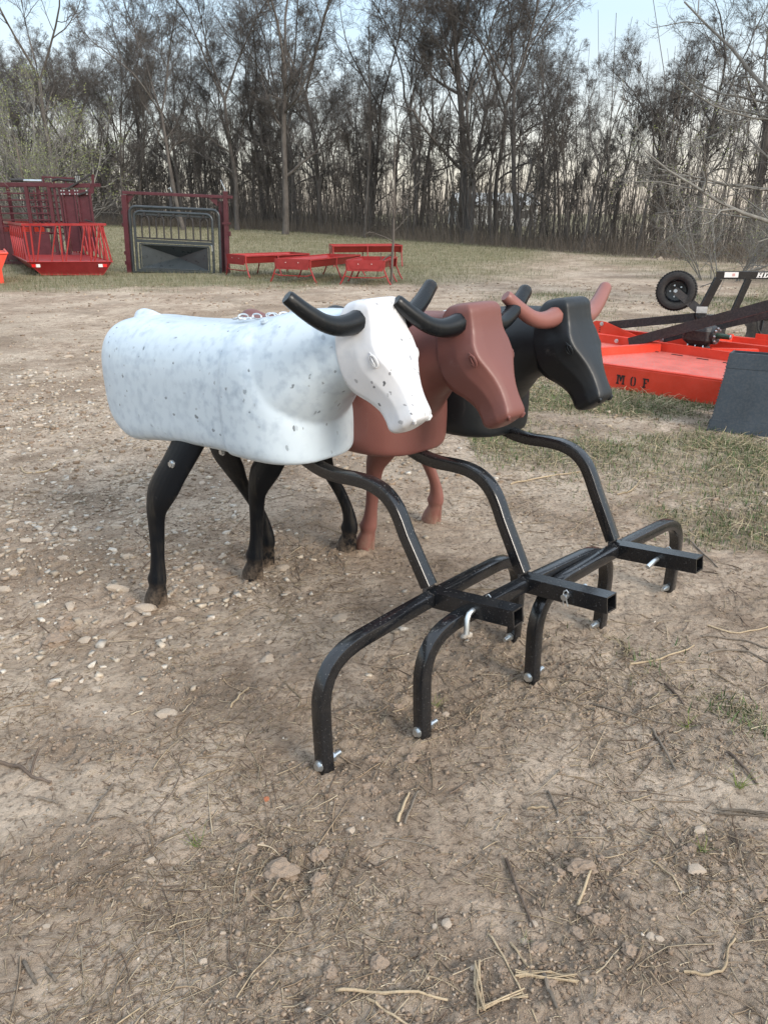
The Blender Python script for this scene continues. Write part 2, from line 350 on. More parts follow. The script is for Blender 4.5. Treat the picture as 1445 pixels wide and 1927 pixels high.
def groundmat():
    m, t, p = newmat('dirt_ground'); co = objco(t)
    gr = nd(t, 'ShaderNodeAttribute', attribute_name='grass').outputs['Fac']; gv = nd(t, 'ShaderNodeAttribute', attribute_name='gravel').outputs['Fac']
    cl = nd(t, 'ShaderNodeAttribute', attribute_name='clod').outputs['Fac']
    nA = noise(t, .9, 6, .62, co, .4); nB = noise(t, 7, 8, .72, co, .6); nC = noise(t, 45, 6, .7, co, .3); nD = noise(t, 190, 4, .7, co)
    c = mixc(t, rampf(t, nB, .36, .62), (.235,.172,.126), (.64,.515,.40))
    c = mixc(t, rampf(t, noise(t, .33, 7, .7, co, .8), .45, .62, 0, .6), c, (.215,.155,.108))
    c = mixc(t, rampf(t, noise(t, 2.6, 7, .75, co, 1.0), .50, .64, 0, .7), c, (.185,.135,.095))
    c = mixc(t, rampf(t, nA, .38, .66, 0, .45), c, (.315,.235,.168))
    c = mixc(t, rampf(t, nA, .56, .40, 0, .45), c, (.60,.50,.39))
    f = nd(t, 'ShaderNodeMath', operation='MULTIPLY'); t.links.new(cl, f.inputs[0]); t.links.new(rampf(t, nC, .35, .6, .25, .85), f.inputs[1])
    c = mixc(t, f.outputs[0], c, (.205,.155,.113))
    c = mixc(t, rampf(t, nC, .50, .33, 0, .75), c, (.080,.056,.039))  # creases of the fine relief darkened in the colour, standing in for shade
    c = mixc(t, rampf(t, nD, .56, .72, 0, .5), c, (.40,.335,.265))
    # fibres of crushed straw trodden into the soil
    for k, (rz, sc) in enumerate(((.3, (16, 150, 1)), (1.3, (18, 170, 1)), (2.2, (14, 130, 1)))):
        mp = nd(t, 'ShaderNodeMapping'); mp.inputs['Rotation'].default_value = (0, 0, rz); mp.inputs['Scale'].default_value = sc; mp.inputs['Location'].default_value = (k*3.1, k, k)
        t.links.new(co, mp.inputs[0]); n = nd(t, 'ShaderNodeTexNoise', {'Scale': 1.0, 'Detail': 2.0, 'Distortion': 1.6}); t.links.new(mp.outputs[0], n.inputs['Vector'])
        c = mixc(t, rampf(t, n.outputs[0], .64, .70, 0, .55), c, ((.36,.29,.20),(.10,.075,.055),(.30,.235,.17))[k])
    # pebbles set in the dirt
    v = nd(t, 'ShaderNodeTexVoronoi', {'Scale': 42.}, distance='MANHATTAN'); t.links.new(co, v.inputs['Vector'])
    vc = nd(t, 'ShaderNodeSeparateColor'); t.links.new(v.outputs['Color'], vc.inputs[0])
    peb = nd(t, 'ShaderNodeMath', operation='MULTIPLY'); t.links.new(rampf(t, v.outputs['Distance'], .42, .30), peb.inputs[0])
    thr = nd(t, 'ShaderNodeMath', operation='GREATER_THAN'); add = nd(t, 'ShaderNodeMath', operation='ADD'); t.links.new(vc.outputs[0], add.inputs[0])
    gs = nd(t, 'ShaderNodeMath', operation='MULTIPLY'); t.links.new(gv, gs.inputs[0]); gs.inputs[1].default_value = .36; t.links.new(gs.outputs[0], add.inputs[1])
    t.links.new(add.outputs[0], thr.inputs[0]); thr.inputs[1].default_value = .975
    t.links.new(thr.outputs[0], peb.inputs[1])
    c = mixc(t, peb.outputs[0], c, mixc(t, vc.outputs[1], (.50,.43,.34), (.28,.22,.165)))
    # thatch under the grass
    gcol = mixc(t, rampf(t, noise(t, 3, 6, .7, co), .38, .62), (.075,.095,.035), (.20,.185,.10))
    gcol = mixc(t, rampf(t, noise(t, 28, 5, .7, co), .45, .65, 0, .7), gcol, (.27,.225,.145))
    gg = nd(t, 'ShaderNodeMath', operation='MULTIPLY'); t.links.new(gr, gg.inputs[0]); t.links.new(rampf(t, noise(t, 11, 5, .7, co), .3, .55, .45, 1), gg.inputs[1])
    c = mixc(t, gg.outputs[0], c, gcol)
    t.links.new(c, p.inputs['Base Color']); p.inputs['Roughness'].default_value = .97; p.inputs['Specular IOR Level'].default_value = .15
    h1 = nd(t, 'ShaderNodeMath', operation='MULTIPLY_ADD'); t.links.new(nC, h1.inputs[0]); h1.inputs[1].default_value = .5; t.links.new(nB, h1.inputs[2])
    h2 = nd(t, 'ShaderNodeMath', operation='MULTIPLY_ADD'); t.links.new(peb.outputs[0], h2.inputs[0]); h2.inputs[1].default_value = .3; t.links.new(h1.outputs[0], h2.inputs[2])
    h3 = nd(t, 'ShaderNodeMath', operation='MULTIPLY_ADD'); t.links.new(nD, h3.inputs[0]); h3.inputs[1].default_value = .22; t.links.new(h2.outputs[0], h3.inputs[2])
    bump(t, p, h3.outputs[0], 1.0, .030)
    return m
M['ground'] = groundmat()

# ------------------------------------------------------------------ ground sheet
def axis(fine, lim, step, c0, growth):
    a = list(np.arange(-fine, fine+step/2, step)); s = step; p = a[-1]; q = []
    while p < lim: s *= growth; p += s; q.append(p)
    return c0+np.array([-k for k in q[::-1]]+a+q)
gx = axis(2.1, 900, .0095, .1, 1.026); gy = axis(1.7, 900, .0095, 2.5, 1.024)
X, Y = np.meshgrid(gx, gy, indexing='ij'); Z = hgt(X, Y)
edge_f = 1-sstep(150, 400, np.hypot(X, Y)); Z = Z*edge_f
nx, ny = X.shape; idx = np.arange(nx*ny).reshape(nx, ny)
F4 = np.stack([idx[:-1,:-1], idx[1:,:-1], idx[1:,1:], idx[:-1,1:]], -1).reshape(-1, 4)
XF, YF = X.ravel(), Y.ravel()
gme = npmesh('ground', np.c_[XF, YF, Z.ravel()], F4, True, {'grass': grassmask(XF, YF), 'gravel': gravelmask(XF, YF), 'clod': clodmask(XF, YF)})
link('ground', gme, M['ground'], kind='structure')

# ------------------------------------------------------------------ trees: vectorised branching
def unit(a): return a/np.maximum(np.linalg.norm(a, axis=-1, keepdims=True), 1e-9)
def grow(r, P0, D0, L, k, wob, trop):
    """n polylines of k points from P0 in direction D0 with length L"""
    n = len(P0); P = np.zeros((n, k, 3)); P[:,0] = P0; D = unit(D0); st = (L/(k-1))[:,None]
    for i in range(1, k):
        D = unit(D + r.normal(0, wob, (n, 3)) + np.array([0,0,trop])); P[:,i] = P[:,i-1] + D*st
    return P
def kids(r, P, Rd, per, t0, t1, ang, lf, rf, k, wob, trop, Lp):
    n, kk, _ = P.shape; pi = np.repeat(np.arange(n), per); m = len(pi)
    t = t0 + (t1-t0)*r.random(m)**.8; f = t*(kk-1); i = np.minimum(f.astype(int), kk-2); w = (f-i)[:,None]
    p = P[pi,i]*(1-w)+P[pi,i+1]*w; d = unit(P[pi,i+1]-P[pi,i]); rr = Rd[pi,i]*(1-w[:,0])+Rd[pi,i+1]*w[:,0]
    a = unit(np.cross(d, r.normal(size=(m,3)))); an = R(ang)*(.6+.8*r.random(m))[:,None]
    D = d*np.cos(an)+a*np.sin(an)
    L = Lp[pi]*lf*(.55+.6*r.random(m))*(1.15-.55*t)
    Q = grow(r, p, D, L, k, wob, trop); r0 = np.minimum(rr*.85, rr*rf*(.7+.5*r.random(m)))
    return Q, r0[:,None]*np.linspace(1, .45, k)[None], L
def tubes(sets):
    """sets: list of (P (n,k,3), R (n,k), sides)"""
    Vs = []; Fs = []; off = 0
    for P, Rd, s in sets:
        n, k, _ = P.shape
        if not n: continue
        T = unit(np.gradient(P, axis=1)); ref = np.where(np.abs(T[...,2:3]) < .9, np.array([0,0,1.]), np.array([1.,0,0]))
        U = unit(np.cross(T, ref)); Wv = np.cross(T, U); a = np.arange(s)*2*np.pi/s
        V = P[:,:,None]+Rd[:,:,None,None]*(U[:,:,None]*np.cos(a)[:,None]+Wv[:,:,None]*np.sin(a)[:,None])
        b = (np.arange(n)[:,None,None]*k+np.arange(k-1)[None,:,None])*s+np.arange(s)[None,None,:]; b2 = (np.arange(n)[:,None,None]*k+np.arange(k-1)[None,:,None])*s+(np.arange(s)+1)[None,None,:]%s
        Fs.append((np.stack([b, b2, b2+s, b+s], -1).reshape(-1, 4))+off); Vs.append(V.reshape(-1,3)); off += n*k*s
    return np.concatenate(Vs), np.concatenate(Fs)
def tree_meshes(seed, H, r0, fork, nl, lean=0, per=(7,7,4), ang=(42,40,45), trop=(.10,.05,.04,.02), t0=.3, slender=1., wob=.10, tw=1.):
    r = np.random.default_rng(seed)
    L0 = np.array([H*(.52 if fork else .82)])
    T = grow(r, np.array([[0,0,-.25]]), np.array([[lean, r.normal(0,.03), 1.]]), L0, 9, .05 if fork else .035, .05)
    TR = (np.array([1.3,1,.92,.86,.8,.74,.68,.62,.56]) if fork else np.linspace(1.15,.3,9))[None]*r0
    sets_t = [(T, TR, 8)]; mains = T; mR = TR; mL = L0
    if fork:
        nf = fork; top = T[:,-1]; az = r.random()*6.28+np.arange(nf)*6.28/nf
        D = np.c_[np.cos(az)*.42, np.sin(az)*.42, np.ones(nf)]+r.normal(0,.12,(nf,3))
        LF = H*(.5+.12*r.random(nf)); FP = grow(r, np.repeat(top, nf, 0)-np.array([0,0,.08]), D, LF, 9, wob, .06); FR = (r0*.56*(.65+.25*r.random(nf)))[:,None]*np.linspace(1,.22,9)[None]
        sets_t.append((FP, FR, 7)); 
    A, AR, AL = kids(r, T, TR, nl, t0, 1, ang[0], .55*slender, .5, 8, wob*1.2, trop[0], mL*(1.6 if fork else 1)*.62)
    if fork:
        B, BR, BL = kids(r, FP, FR, 5, .15, .95, ang[0]*.85, .5*slender, .6, 8, wob*1.3, trop[0], LF)
        A = np.r_[A, B]; AR = np.r_[AR, BR]; AL = np.r_[AL, BL]
    sets_t.append((A, np.maximum(AR, .008), 5))
    base = A; bR = AR; bL = AL
    C1, R1, L1 = kids(r, base, bR, per[0], .15, 1, ang[1], .5, .6, 6, .16, trop[1], bL)
    if fork:
        C0, R0, L0b = kids(r, FP, FR, 8, .3, 1, 40, .28, .5, 6, .16, trop[1], LF); C1 = np.r_[C1, C0]; R1 = np.r_[R1, R0]; L1 = np.r_[L1, L0b]
    C2, R2, L2 = kids(r, C1, R1, per[1], .12, 1, ang[2], .55, .6, 5, .2, trop[2], L1)
    C3, R3, L3 = kids(r, C2, R2, per[2], .15, 1, 45, .6, .7, 3, .22, trop[3], L2)
    mn = .0045*tw
    crown = [(C1, np.maximum(R1, mn*1.7), 4), (C2, np.maximum(R2, mn*1.2), 3), (C3, np.maximum(R3, mn), 3)]
    Vt, Ft = tubes(sets_t); Vc, Fc = tubes(crown)
    return npmesh('tree_trunk', Vt, Ft, True), npmesh('tree_crown', Vc, Fc, False), C3[:,-1]
PROTO = {
 'oak': [tree_meshes(11, 15, .16, 3, 5, 0, (10,9,5), tw=.9), tree_meshes(12, 16, .19, 2, 6, .05, (10,9,5), tw=.9), tree_meshes(13, 14, .145, 3, 6, -.06, (10,9,5), wob=.15, tw=.9), tree_meshes(14, 15, .15, 4, 4, .0, (10,9,5), wob=.15, tw=.9)],
 'pole': [tree_meshes(21, 12, .062, 0, 20, 0, (7,6,4), (38,38,42), t0=.3, slender=.62, wob=.1, tw=.95), tree_meshes(22, 11, .052, 0, 18, .06, (7,6,4), (35,38,42), t0=.35, slender=.6, tw=.95), tree_meshes(23, 13, .075, 2, 9, -.04, (8,7,4), t0=.35, tw=.95)],
 'sapling': [tree_meshes(31, 6, .04, 0, 16, .05, (5,5,2), (40,40,40), t0=.15, slender=.75, tw=1.3), tree_meshes(32, 5, .035, 0, 14, -.08, (5,5,2), (42,40,40), t0=.1, slender=.8, tw=1.3)],
}
for k in PROTO:
    for (a, b, _) in PROTO[k]:
        m_ = M['bark2'] if k == 'sapling' else M['bark']; a.materials.append(m_); b.materials.append(m_)
def edgeY(x):     # line where the field stops and the wood begins
    return np.interp(x, [-60,-30,-10,-4,2.5,8,11,16,30], [70,62,50,44,36,29,24.5,21,19])
def put_tree(kind, i, x, y, s=1., rz=None, label=None, group=None, sz=None, name='bare_tree', cat='tree', mat=None):
    a, b, _ = PROTO[kind][i % len(PROTO[kind])]
    o = empty(name, (x, y, float(hgt(x, y, False))-.02), random.random()*6.28 if rz is None else rz, label=label, cat=cat, group=group)
    o.scale = (s, s, sz or s)
    link('trunk', a, None, o); link('crown', b, None, o)
    return o
def wx(px, y):      # world x seen at photo column px when standing at depth y near the horizon
    return (px-722.5)/1450*y*1.075
NAMED = [  # column, depth, kind, proto, scale, yaw, label
 (40, 50, 'oak', 1, 1.05, 0.3, 'tall bare tree at the far left end of the wood, above the maroon chute'),
 (200, 46, 'oak', 0, 1.1, 2.0, 'large bare tree with spreading crown behind the pale leafing shrub'),
 (300, 49, 'pole', 2, 1.1, .6, 'bare tree above the left half of the gray gate'),
 (395, 45, 'oak', 2, .92, 1.0, 'bare tree above the right post of the maroon gate frame'),
 (482, 46.5, 'oak', 3, .98, 4.1, 'bare tree just right of the gate frame behind the first trough'),
 (560, 42, 'oak', 1, 1.0, 5.2, 'big bare tree leaning right with thick forks above the middle trough'),
 (620, 45, 'oak', 0, 1.0, 3.6, 'bare tree with crooked limbs left of the thin sapling'),
 (690, 40, 'pole', 0, 1.05, 1, 'slim bare tree behind the thin sapling'),
 (770, 39, 'pole', 1, 1.1, 2, 'slim bare tree right of the thin sapling'),
 (862, 38, 'oak', 1, 1.12, 2.55, 'stout dark bare oak with the heaviest trunk in the middle of the wood'),
 (905, 41, 'oak', 3, .9, .7, 'bare forked tree just right of the stout dark oak'),
 (948, 36.5, 'oak', 2, 1.0, .2, 'bare tree with a broad fan of limbs above the brown horn of the black steer'),
 (1000, 37, 'pole', 2, .9, 3, 'curving bare tree at the left edge of the bright sky gap'),
 (1065, 38, 'pole', 1, .68, 1.7, 'short thin bare tree standing in the bright sky gap'),
 (1165, 34, 'oak', 3, .62, 1.2, 'low bushy bare tree at the right edge of the sky gap'),
 (1235, 32, 'oak', 2, .85, 5, 'bare tree above the black wheel'),
 (1325, 29, 'oak', 1, 1.0, 4.4, 'massive dark bare tree behind the pale branches at the right'),
 (1420, 28, 'oak', 0, 1.0, 2.4, 'bare tree at the far right end of the wood'),
]
for px, y, k, i, s, rz, lb in NAMED: put_tree(k, i, wx(px, y), y, s*.9, rz, lb, sz=s*(.9 if px < 980 else .78))
rt = random.Random(5)
cnt = 0
while cnt < 74:       # first ranks inside the edge
    x = rt.uniform(-30, 17); y = float(edgeY(x))+rt.uniform(.6, 9); px = x/(y*1.075)*1450+722.5
    if px < -120 or px > 1560: continue
    k = rt.choice(['pole','oak','oak']); s = rt.uniform(.58, .9)*(.56 if 990 < px < 1210 else .8 if px > 900 else .92)
    put_tree(k, rt.randint(0,3), x, y, s, rt.random()*6.28, 'bare tree in the crowded front rows of the wood', 'bare trees in the front rows of the wood', sz=s*rt.uniform(.85,1.1)); cnt += 1
cnt = 0
while cnt < 105:
    x = rt.uniform(-48, 22); y = float(edgeY(x))+rt.uniform(9, 36 if x < 0 else 17); px = x/(y*1.075)*1450+722.5
    if px < -100 or px > 1540: continue
    k = rt.choice(['pole','pole','oak']); s = rt.uniform(.62, .92)*(.6 if 990 < px < 1210 else .85)
    put_tree(k, rt.randint(0,3), x, y, s, rt.random()*6.28, 'bare tree standing deep inside the wood', 'bare trees deep inside the wood'); cnt += 1
cnt = 0
while cnt < 90:
    x = rt.uniform(-30, 17); y = float(edgeY(x))+rt.uniform(-.3, 6)+(rt.random()**2)*10; px = x/(y*1.075)*1450+722.5
    if px < -60 or px > 1500: continue
    put_tree('sapling', rt.randint(0,1), x, y, rt.uniform(.6, 1.35), rt.random()*6.28, 'thin bare sapling in the undergrowth along the edge of the wood', 'saplings along the edge of the wood', name='bare_sapling'); cnt += 1
# far trees beyond count: one mass of thin stems
def stems(n, fx, fy, h0, h1, r0, seed, lean=.1, k=4, cols=None, name='stems', sides=3):
    r = np.random.default_rng(seed); P0 = np.c_[fx, fy, hgt(fx, fy, False)-.03]; L = r.uniform(h0, h1, n)
    P = grow(r, P0, np.c_[r.normal(0,lean,n), r.normal(0,lean,n), np.ones(n)], L, k, .09, .03)
    Rd = (r0*(.5+r.random(n)))[:,None]*np.linspace(1,.35,k)[None]
    V, Fc = tubes([(P, Rd, sides)])
    return npmesh(name, V, Fc), n, k*sides
def scatter_edge(n, lo, hi, seed, x0=-34, x1=19):
    r = np.random.default_rng(seed); x = r.uniform(x0, x1, n); return x, edgeY(x)+r.uniform(lo, hi, n)
x, y = scatter_edge(3800, 1, 45, 3, -55, 26)
keep = y < np.where(x < -2, 95, edgeY(x)+22); x, y = x[keep], y[keep]
me, _, _ = stems(len(x), x, y, 3, 9, .022, 5); link('far_wood', me, M['bark'], kind='stuff', label='mass of thin bare stems filling the depth of the wood', cat='wood')
x, y = scatter_edge(30000, -.6, 7, 4)
me, _, _ = stems(len(x), x, y, .2, .75, .006, 6, .26, 3); link('dry_undergrowth', me, M['stem'], kind='stuff', label='brown dry weeds and brush along the foot of the wood', cat='undergrowth')
x, y = scatter_edge(8500, 0, 16, 14); me, _, _ = stems(len(x), x, y, 1.0, 3.2, .009, 16, .25, 4); link('thicket', me, M['bark2'], kind='stuff', label='dense thicket of bare twigs in front of the trunks', cat='thicket')

# pale leafing shrub on the left, pale tree at the right, sapling by the troughs
def leaf_bits(tips, n, size, r, spread):
    p = tips[r.integers(0, len(tips), n)] + r.normal(0, spread, (n, 3)); a = unit(r.normal(size=(n,3)))*size; b = unit(np.cross(a, r.normal(size=(n,3))))*size*.45
    V = np.stack([p-a, p+b, p+a, p-b], 1).reshape(-1, 3); return V, np.arange(4*n).reshape(n, 4)
m_, t_, p_ = newmat('spring_bud_green'); p_.inputs['Base Color'].default_value = (.19,.24,.07,1); p_.inputs['Roughness'].default_value = .7
t_.links.new(mixc(t_, rampf(t_, noise(t_, 2, 3, .5, objco(t_)), .35, .65), (.15,.20,.07), (.27,.30,.10)), p_.inputs['Base Color']); M['bud'] = m_
sh = empty('leafing_shrub', (wx(172, 27), 27, 0), .4, label='pale gray many stemmed shrub breaking into green leaf behind the red feeder', cat='shrub')
rs = np.random.default_rng(77); n0 = 13; az = rs.random(n0)*6.28
P = grow(rs, np.c_[np.cos(az)*.15, np.sin(az)*.15, np.full(n0,-.1)], np.c_[np.cos(az)*.5, np.sin(az)*.5, np.ones(n0)], rs.uniform(3.6,6.2,n0), 9, .09, .05)
PR = (rs.uniform(.022,.05,n0))[:,None]*np.linspace(1,.25,9)[None]; PL = np.full(n0, 5.)
B1, BR1, BL1 = kids(rs, P, PR, 11, .12, 1, 38, .42, .6, 7, .12, .06, PL); B2, BR2, BL2 = kids(rs, B1, BR1, 6, .1, 1, 38, .6, .6, 5, .14, .04, BL1); B3, BR3, BL3 = kids(rs, B2, BR2, 3, .2, 1, 40, .55, .7, 3, .15, .03, BL2)
V, Fc = tubes([(P, PR, 6)]); link('trunk', npmesh('shrub_stems', V, Fc, True), M['bark_pale'], sh)
V, Fc = tubes([(B1, np.maximum(BR1,.006), 4), (B2, np.maximum(BR2,.0045), 3), (B3, np.maximum(BR3,.0035), 3)]); link('crown', npmesh('shrub_twigs', V, Fc), M['bark_pale'], sh)
hi = B3[:,-1]; hi = hi[hi[:,2] > 2.0]
V, Fc = leaf_bits(hi, 8000, .024, rs, .07); link('leaf', npmesh('shrub_leaves', V, Fc), M['bud'], sh, kind='stuff')
# right pale tree: trunk outside the frame, limbs reach into it
pt = empty('pale_tree', (7.9, 13.2, 0), 0, label='pale gray tree at the right edge whose limbs reach across the dark wood', cat='tree')
rs = np.random.default_rng(41)
T = grow(rs, np.array([[0,0,-.2]]), np.array([[-.12,0,1.]]), np.array([3.6]), 8, .05, .04); TRr = np.linspace(.16,.1,8)[None]
limb = []
for (d, L, sp, r0) in [((-.75,.05,.85), 5.2, .35, .062), ((-.9,-.1,.35), 4.2, .3, .05), ((-.3,.1,1), 5.5, .9, .075), ((.2,.1,1), 5.5, 1, .07), ((-.6,.35,.7), 4.8, .75, .05), ((-.95,.2,.12), 3.4, .45, .04), ((.6,-.1,.8), 4.5, .7, .05), ((-.5,-.25,.95), 5, .95, .05)]:
    i = min(7, int(sp*7)); limb.append((grow(rs, T[:,i], np.array([d]), np.array([L]), 10, .11, .045), (r0*np.linspace(1,.22,10))[None], L))
LP = np.concatenate([a for a,_,_ in limb]); LR = np.concatenate([b for _,b,_ in limb]); LL = np.array([c for *_,c in limb])
B1, BR1, BL1 = kids(rs, LP, LR, 15, .08, 1, 45, .42, .55, 7, .14, .05, LL); B2, BR2, BL2 = kids(rs, B1, BR1, 7, .1, 1, 42, .5, .6, 5, .17, .03, BL1); B3, BR3, BL3 = kids(rs, B2, BR2, 4, .2, 1, 42, .5, .7, 3, .18, .02, BL2)
V, Fc = tubes([(T, TRr, 9), (LP, LR, 7)]); link('trunk', npmesh('pale_trunk', V, Fc, True), M['bark_pale'], pt)
V, Fc = tubes([(B1, np.maximum(BR1,.004), 4), (B2, np.maximum(BR2,.003), 3), (B3, np.maximum(BR3,.0018), 3)]); link('crown', npmesh('pale_twigs', V, Fc), M['bark_pale'], pt)
V, Fc = leaf_bits(B3[:,-1], 2600, .013, rs, .03); link('leaf', npmesh('pale_buds', V, Fc), M['bud'], pt, kind='stuff')
# low green thicket under it
for (cx_, cy_, s_, sd_, lb_) in ((8.2, 19.5, 1.0, 5, 'low tangled shrub with faint green buds under the pale tree, nearer the wheel'), (10.3, 18.4, 1.15, 6, 'low tangled shrub at the right edge of the picture behind the brush')):
    sb = empty('tangled_shrub', (cx_, cy_, 0), 0, label=lb_, cat='shrub'); rs = np.random.default_rng(sd_); n0 = 16; az = rs.random(n0)*6.28
    P = grow(rs, np.c_[np.cos(az)*.5, np.sin(az)*.4, np.full(n0,-.05)], np.c_[np.cos(az)*.7, np.sin(az)*.5, np.ones(n0)], rs.uniform(1.2,2.6,n0)*s_, 8, .14, .02); PR = np.full((n0,1),.016)*np.linspace(1,.3,8)[None]
    B1, BR1, BL1 = kids(rs, P, PR, 12, .1, 1, 45, .5, .6, 6, .2, .0, np.full(n0, 1.8*s_)); B2, BR2, BL2 = kids(rs, B1, BR1, 6, .1, 1, 45, .6, .7, 4, .2, .0, BL1)
    V, Fc = tubes([(P, PR, 5)]); link('stem', npmesh('shrub_stem', V, Fc), M['bark_pale'], sb)
    V, Fc = tubes([(B1, np.maximum(BR1,.0035), 3), (B2, np.maximum(BR2,.0025), 3)]); link('crown', npmesh('shrub_crown', V, Fc), M['bark_pale'], sb)
    V, Fc = leaf_bits(B2[:,-1], 1500, .012, rs, .04); link('leaf', npmesh('shrub_leaf', V, Fc), M['bud'], sb, kind='stuff')
# slim sapling in front of the right trough
sp = empty('sapling', (.17, 18.1, 0), 0, label='slim bare sapling standing alone in front of the right hand trough', cat='tree'); rs = np.random.default_rng(9)
T = grow(rs, np.array([[0,0,-.05]]), np.array([[.05,0,1.]]), np.array([3.0]), 10, .05, .03); TRr = np.linspace(.034,.008,10)[None]
Bp = grow(rs, np.array([[-.02,0,.62]]), np.array([[-.9,.1,-.35]]), np.array([.7]), 7, .16, .0); BpR = np.linspace(.02,.006,7)[None]
V, Fc = tubes([(T, TRr, 7)]); link('trunk', npmesh('sapling_trunk', V, Fc, True), M['bark2'], sp)
B1, BR1, BL1 = kids(rs, T, TRr, 14, .3, 1, 45, .3, .5, 6, .15, .05, np.array([3.])); B2, BR2, _ = kids(rs, B1, BR1, 4, .2, 1, 40, .5, .7, 4, .15, .03, BL1)
Q2 = grow(rs, np.array([[-.35,.05,.15]]), np.array([[.5,0,1.]]), np.array([.55]), 5, .1, 0); V, Fc = tubes([(B1, np.maximum(BR1,.004), 4), (B2, np.maximum(BR2,.0025), 3), (Bp, BpR, 5), (Q2, np.full((1,5),.008), 4)]); link('crown', npmesh('sapling_twigs', V, Fc), M['bark2'], sp)
# pale buildings glimpsed through the wood
hs = empty('distant_house', (12.5, 96, .0), .15, label='pale low house glimpsed between the trunks left of the sky gap', cat='house')
MB().box((0,0,1.1),(9,6,2.2)).build('wall', M['label_gray'], hs); MB().prism([(-4.7,-3.4,2.2),(4.7,-3.4,2.2),(4.7,0,3.5),(-4.7,0,3.5)],(0,0,0),(0,0,.12)).build('roof', M['label_gray'], hs); MB().prism([(-4.7,3.4,2.2),(4.7,3.4,2.2),(4.7,0,3.5),(-4.7,0,3.5)],(0,0,0),(0,0,.12)).build('roof', M['label_gray'], hs)
for k in (-3,0,3): MB().box((k,-3.03,1.3),(.9,.06,.8)).build('window', M['black_flat'], hs)

# ------------------------------------------------------------------ steer roping dummies on tow frames
def loft(mb, secs, cap=True):
    n = len(secs[0]); vs = [p for s in secs for p in s]; m = len(secs)
    fs = [(i*n+k, i*n+(k+1)%n, (i+1)*n+(k+1)%n, (i+1)*n+k) for i in range(m-1) for k in range(n)]
    if cap: fs += [tuple(range(n))[::-1], tuple(range((m-1)*n, m*n))]
    return mb.add(vs, fs)
def hull_sec(x, zb, zt, hw, n=48, et=3.0, eb=5.5, lean=0.):
    zc = zb+(zt-zb)*.42; out = []
    for k in range(n):
        a = 2*math.pi*k/n; c, s = math.cos(a), math.sin(a); up = s > 0; e_ = et if up else eb
        y = hw*math.copysign(abs(c)**(2/e_), c); z = zc+((zt-zc) if up else (zc-zb))*math.copysign(abs(s)**(2/e_), s)
        # flanks bulge a little at mid height
        y *= 1+.03*math.sin(math.pi*(z-zb)/max(zt-zb,.01))
        out.append((x+lean*(z-zc), y, z))
    return out
def interp_rows(rows, k):
    """Catmull-Rom through rows of numbers, k steps between"""
    A = np.array(rows, float); o = []
    for i in range(len(A)-1):
        p0, p1, p2, p3 = A[max(i-1,0)], A[i], A[i+1], A[min(i+2,len(A)-1)]
        for j in range(k):
            t = j/k; o.append(.5*((2*p1)+(-p0+p2)*t+(2*p0-5*p1+4*p2-p3)*t*t+(-p0+3*p1-3*p2+p3)*t**3))
    o.append(A[-1]); return o
def remeshed(mb, name, vox, it, fac=.5):
    me = bpy.data.meshes.new(name); me.from_pydata([tuple(v) for v in mb.v], [], mb.f)
    bm = bmesh.new(); bm.from_mesh(me); bmesh.ops.recalc_face_normals(bm, faces=bm.faces); bm.to_mesh(me); bm.free()
    o = bpy.data.objects.new('temporary', me); COL.objects.link(o)
    r = o.modifiers.new('r', 'REMESH'); r.mode = 'VOXEL'; r.voxel_size = vox
    s = o.modifiers.new('s', 'SMOOTH'); s.iterations = it; s.factor = fac
    dg = bpy.context.evaluated_depsgraph_get(); m2 = bpy.data.meshes.new_from_object(o.evaluated_get(dg)); bpy.data.objects.remove(o); bpy.data.meshes.remove(me)
    m2.name = name; m2.materials.clear()
    for p in m2.polygons: p.use_smooth = True
    return m2
def body_mesh():
    b = MB()
    rows = interp_rows([(-1.566,.88,1.05,.11),(-1.560,.83,1.080,.155),(-1.538,.765,1.104,.188),(-1.495,.712,1.117,.205),(-1.435,.676,1.124,.212),(-1.375,.662,1.126,.216),(-1.31,.668,1.127,.218),(-1.2,.688,1.130,.218),(-1.0,.712,1.142,.216),(-.80,.726,1.158,.214),(-.70,.730,1.170,.212)], 3)
    loft(b, [hull_sec(*r, eb=8) for r in rows])
    rows = interp_rows([(-.735,.722,1.165,.219),(-.66,.724,1.178,.218),(-.60,.725,1.15,.210),(-.54,.727,1.05,.190),(-.495,.730,.97,.155),(-.465,.733,.90,.105),(-.450,.737,.86,.05)], 3)
    loft(b, [hull_sec(*r, eb=8) for r in rows])
    rows = interp_rows([(-.80,.76,1.16,.19),(-.70,.75,1.185,.207),(-.60,.75,1.208,.200),(-.52,.775,1.220,.178),(-.44,.855,1.226,.146),(-.37,.945,1.228,.115),(-.31,.985,1.226,.100),(-.27,1.00,1.22,.095)], 3)
    loft(b, [hull_sec(*r, et=2.4, eb=1.9, lean=.10) for r in rows])
    loft(b, [[(x, .034*s*math.cos(a), 1.108+.034*s*math.sin(a)) for a in [2*math.pi*k/12 for k in range(12)]] for x, s in ((-1.56,.15),(-1.545,.8),(-1.51,1.1),(-1.46,1.0),(-1.41,.7),(-1.37,.2))])
    return remeshed(b, 'steer_body', .0075, 5)
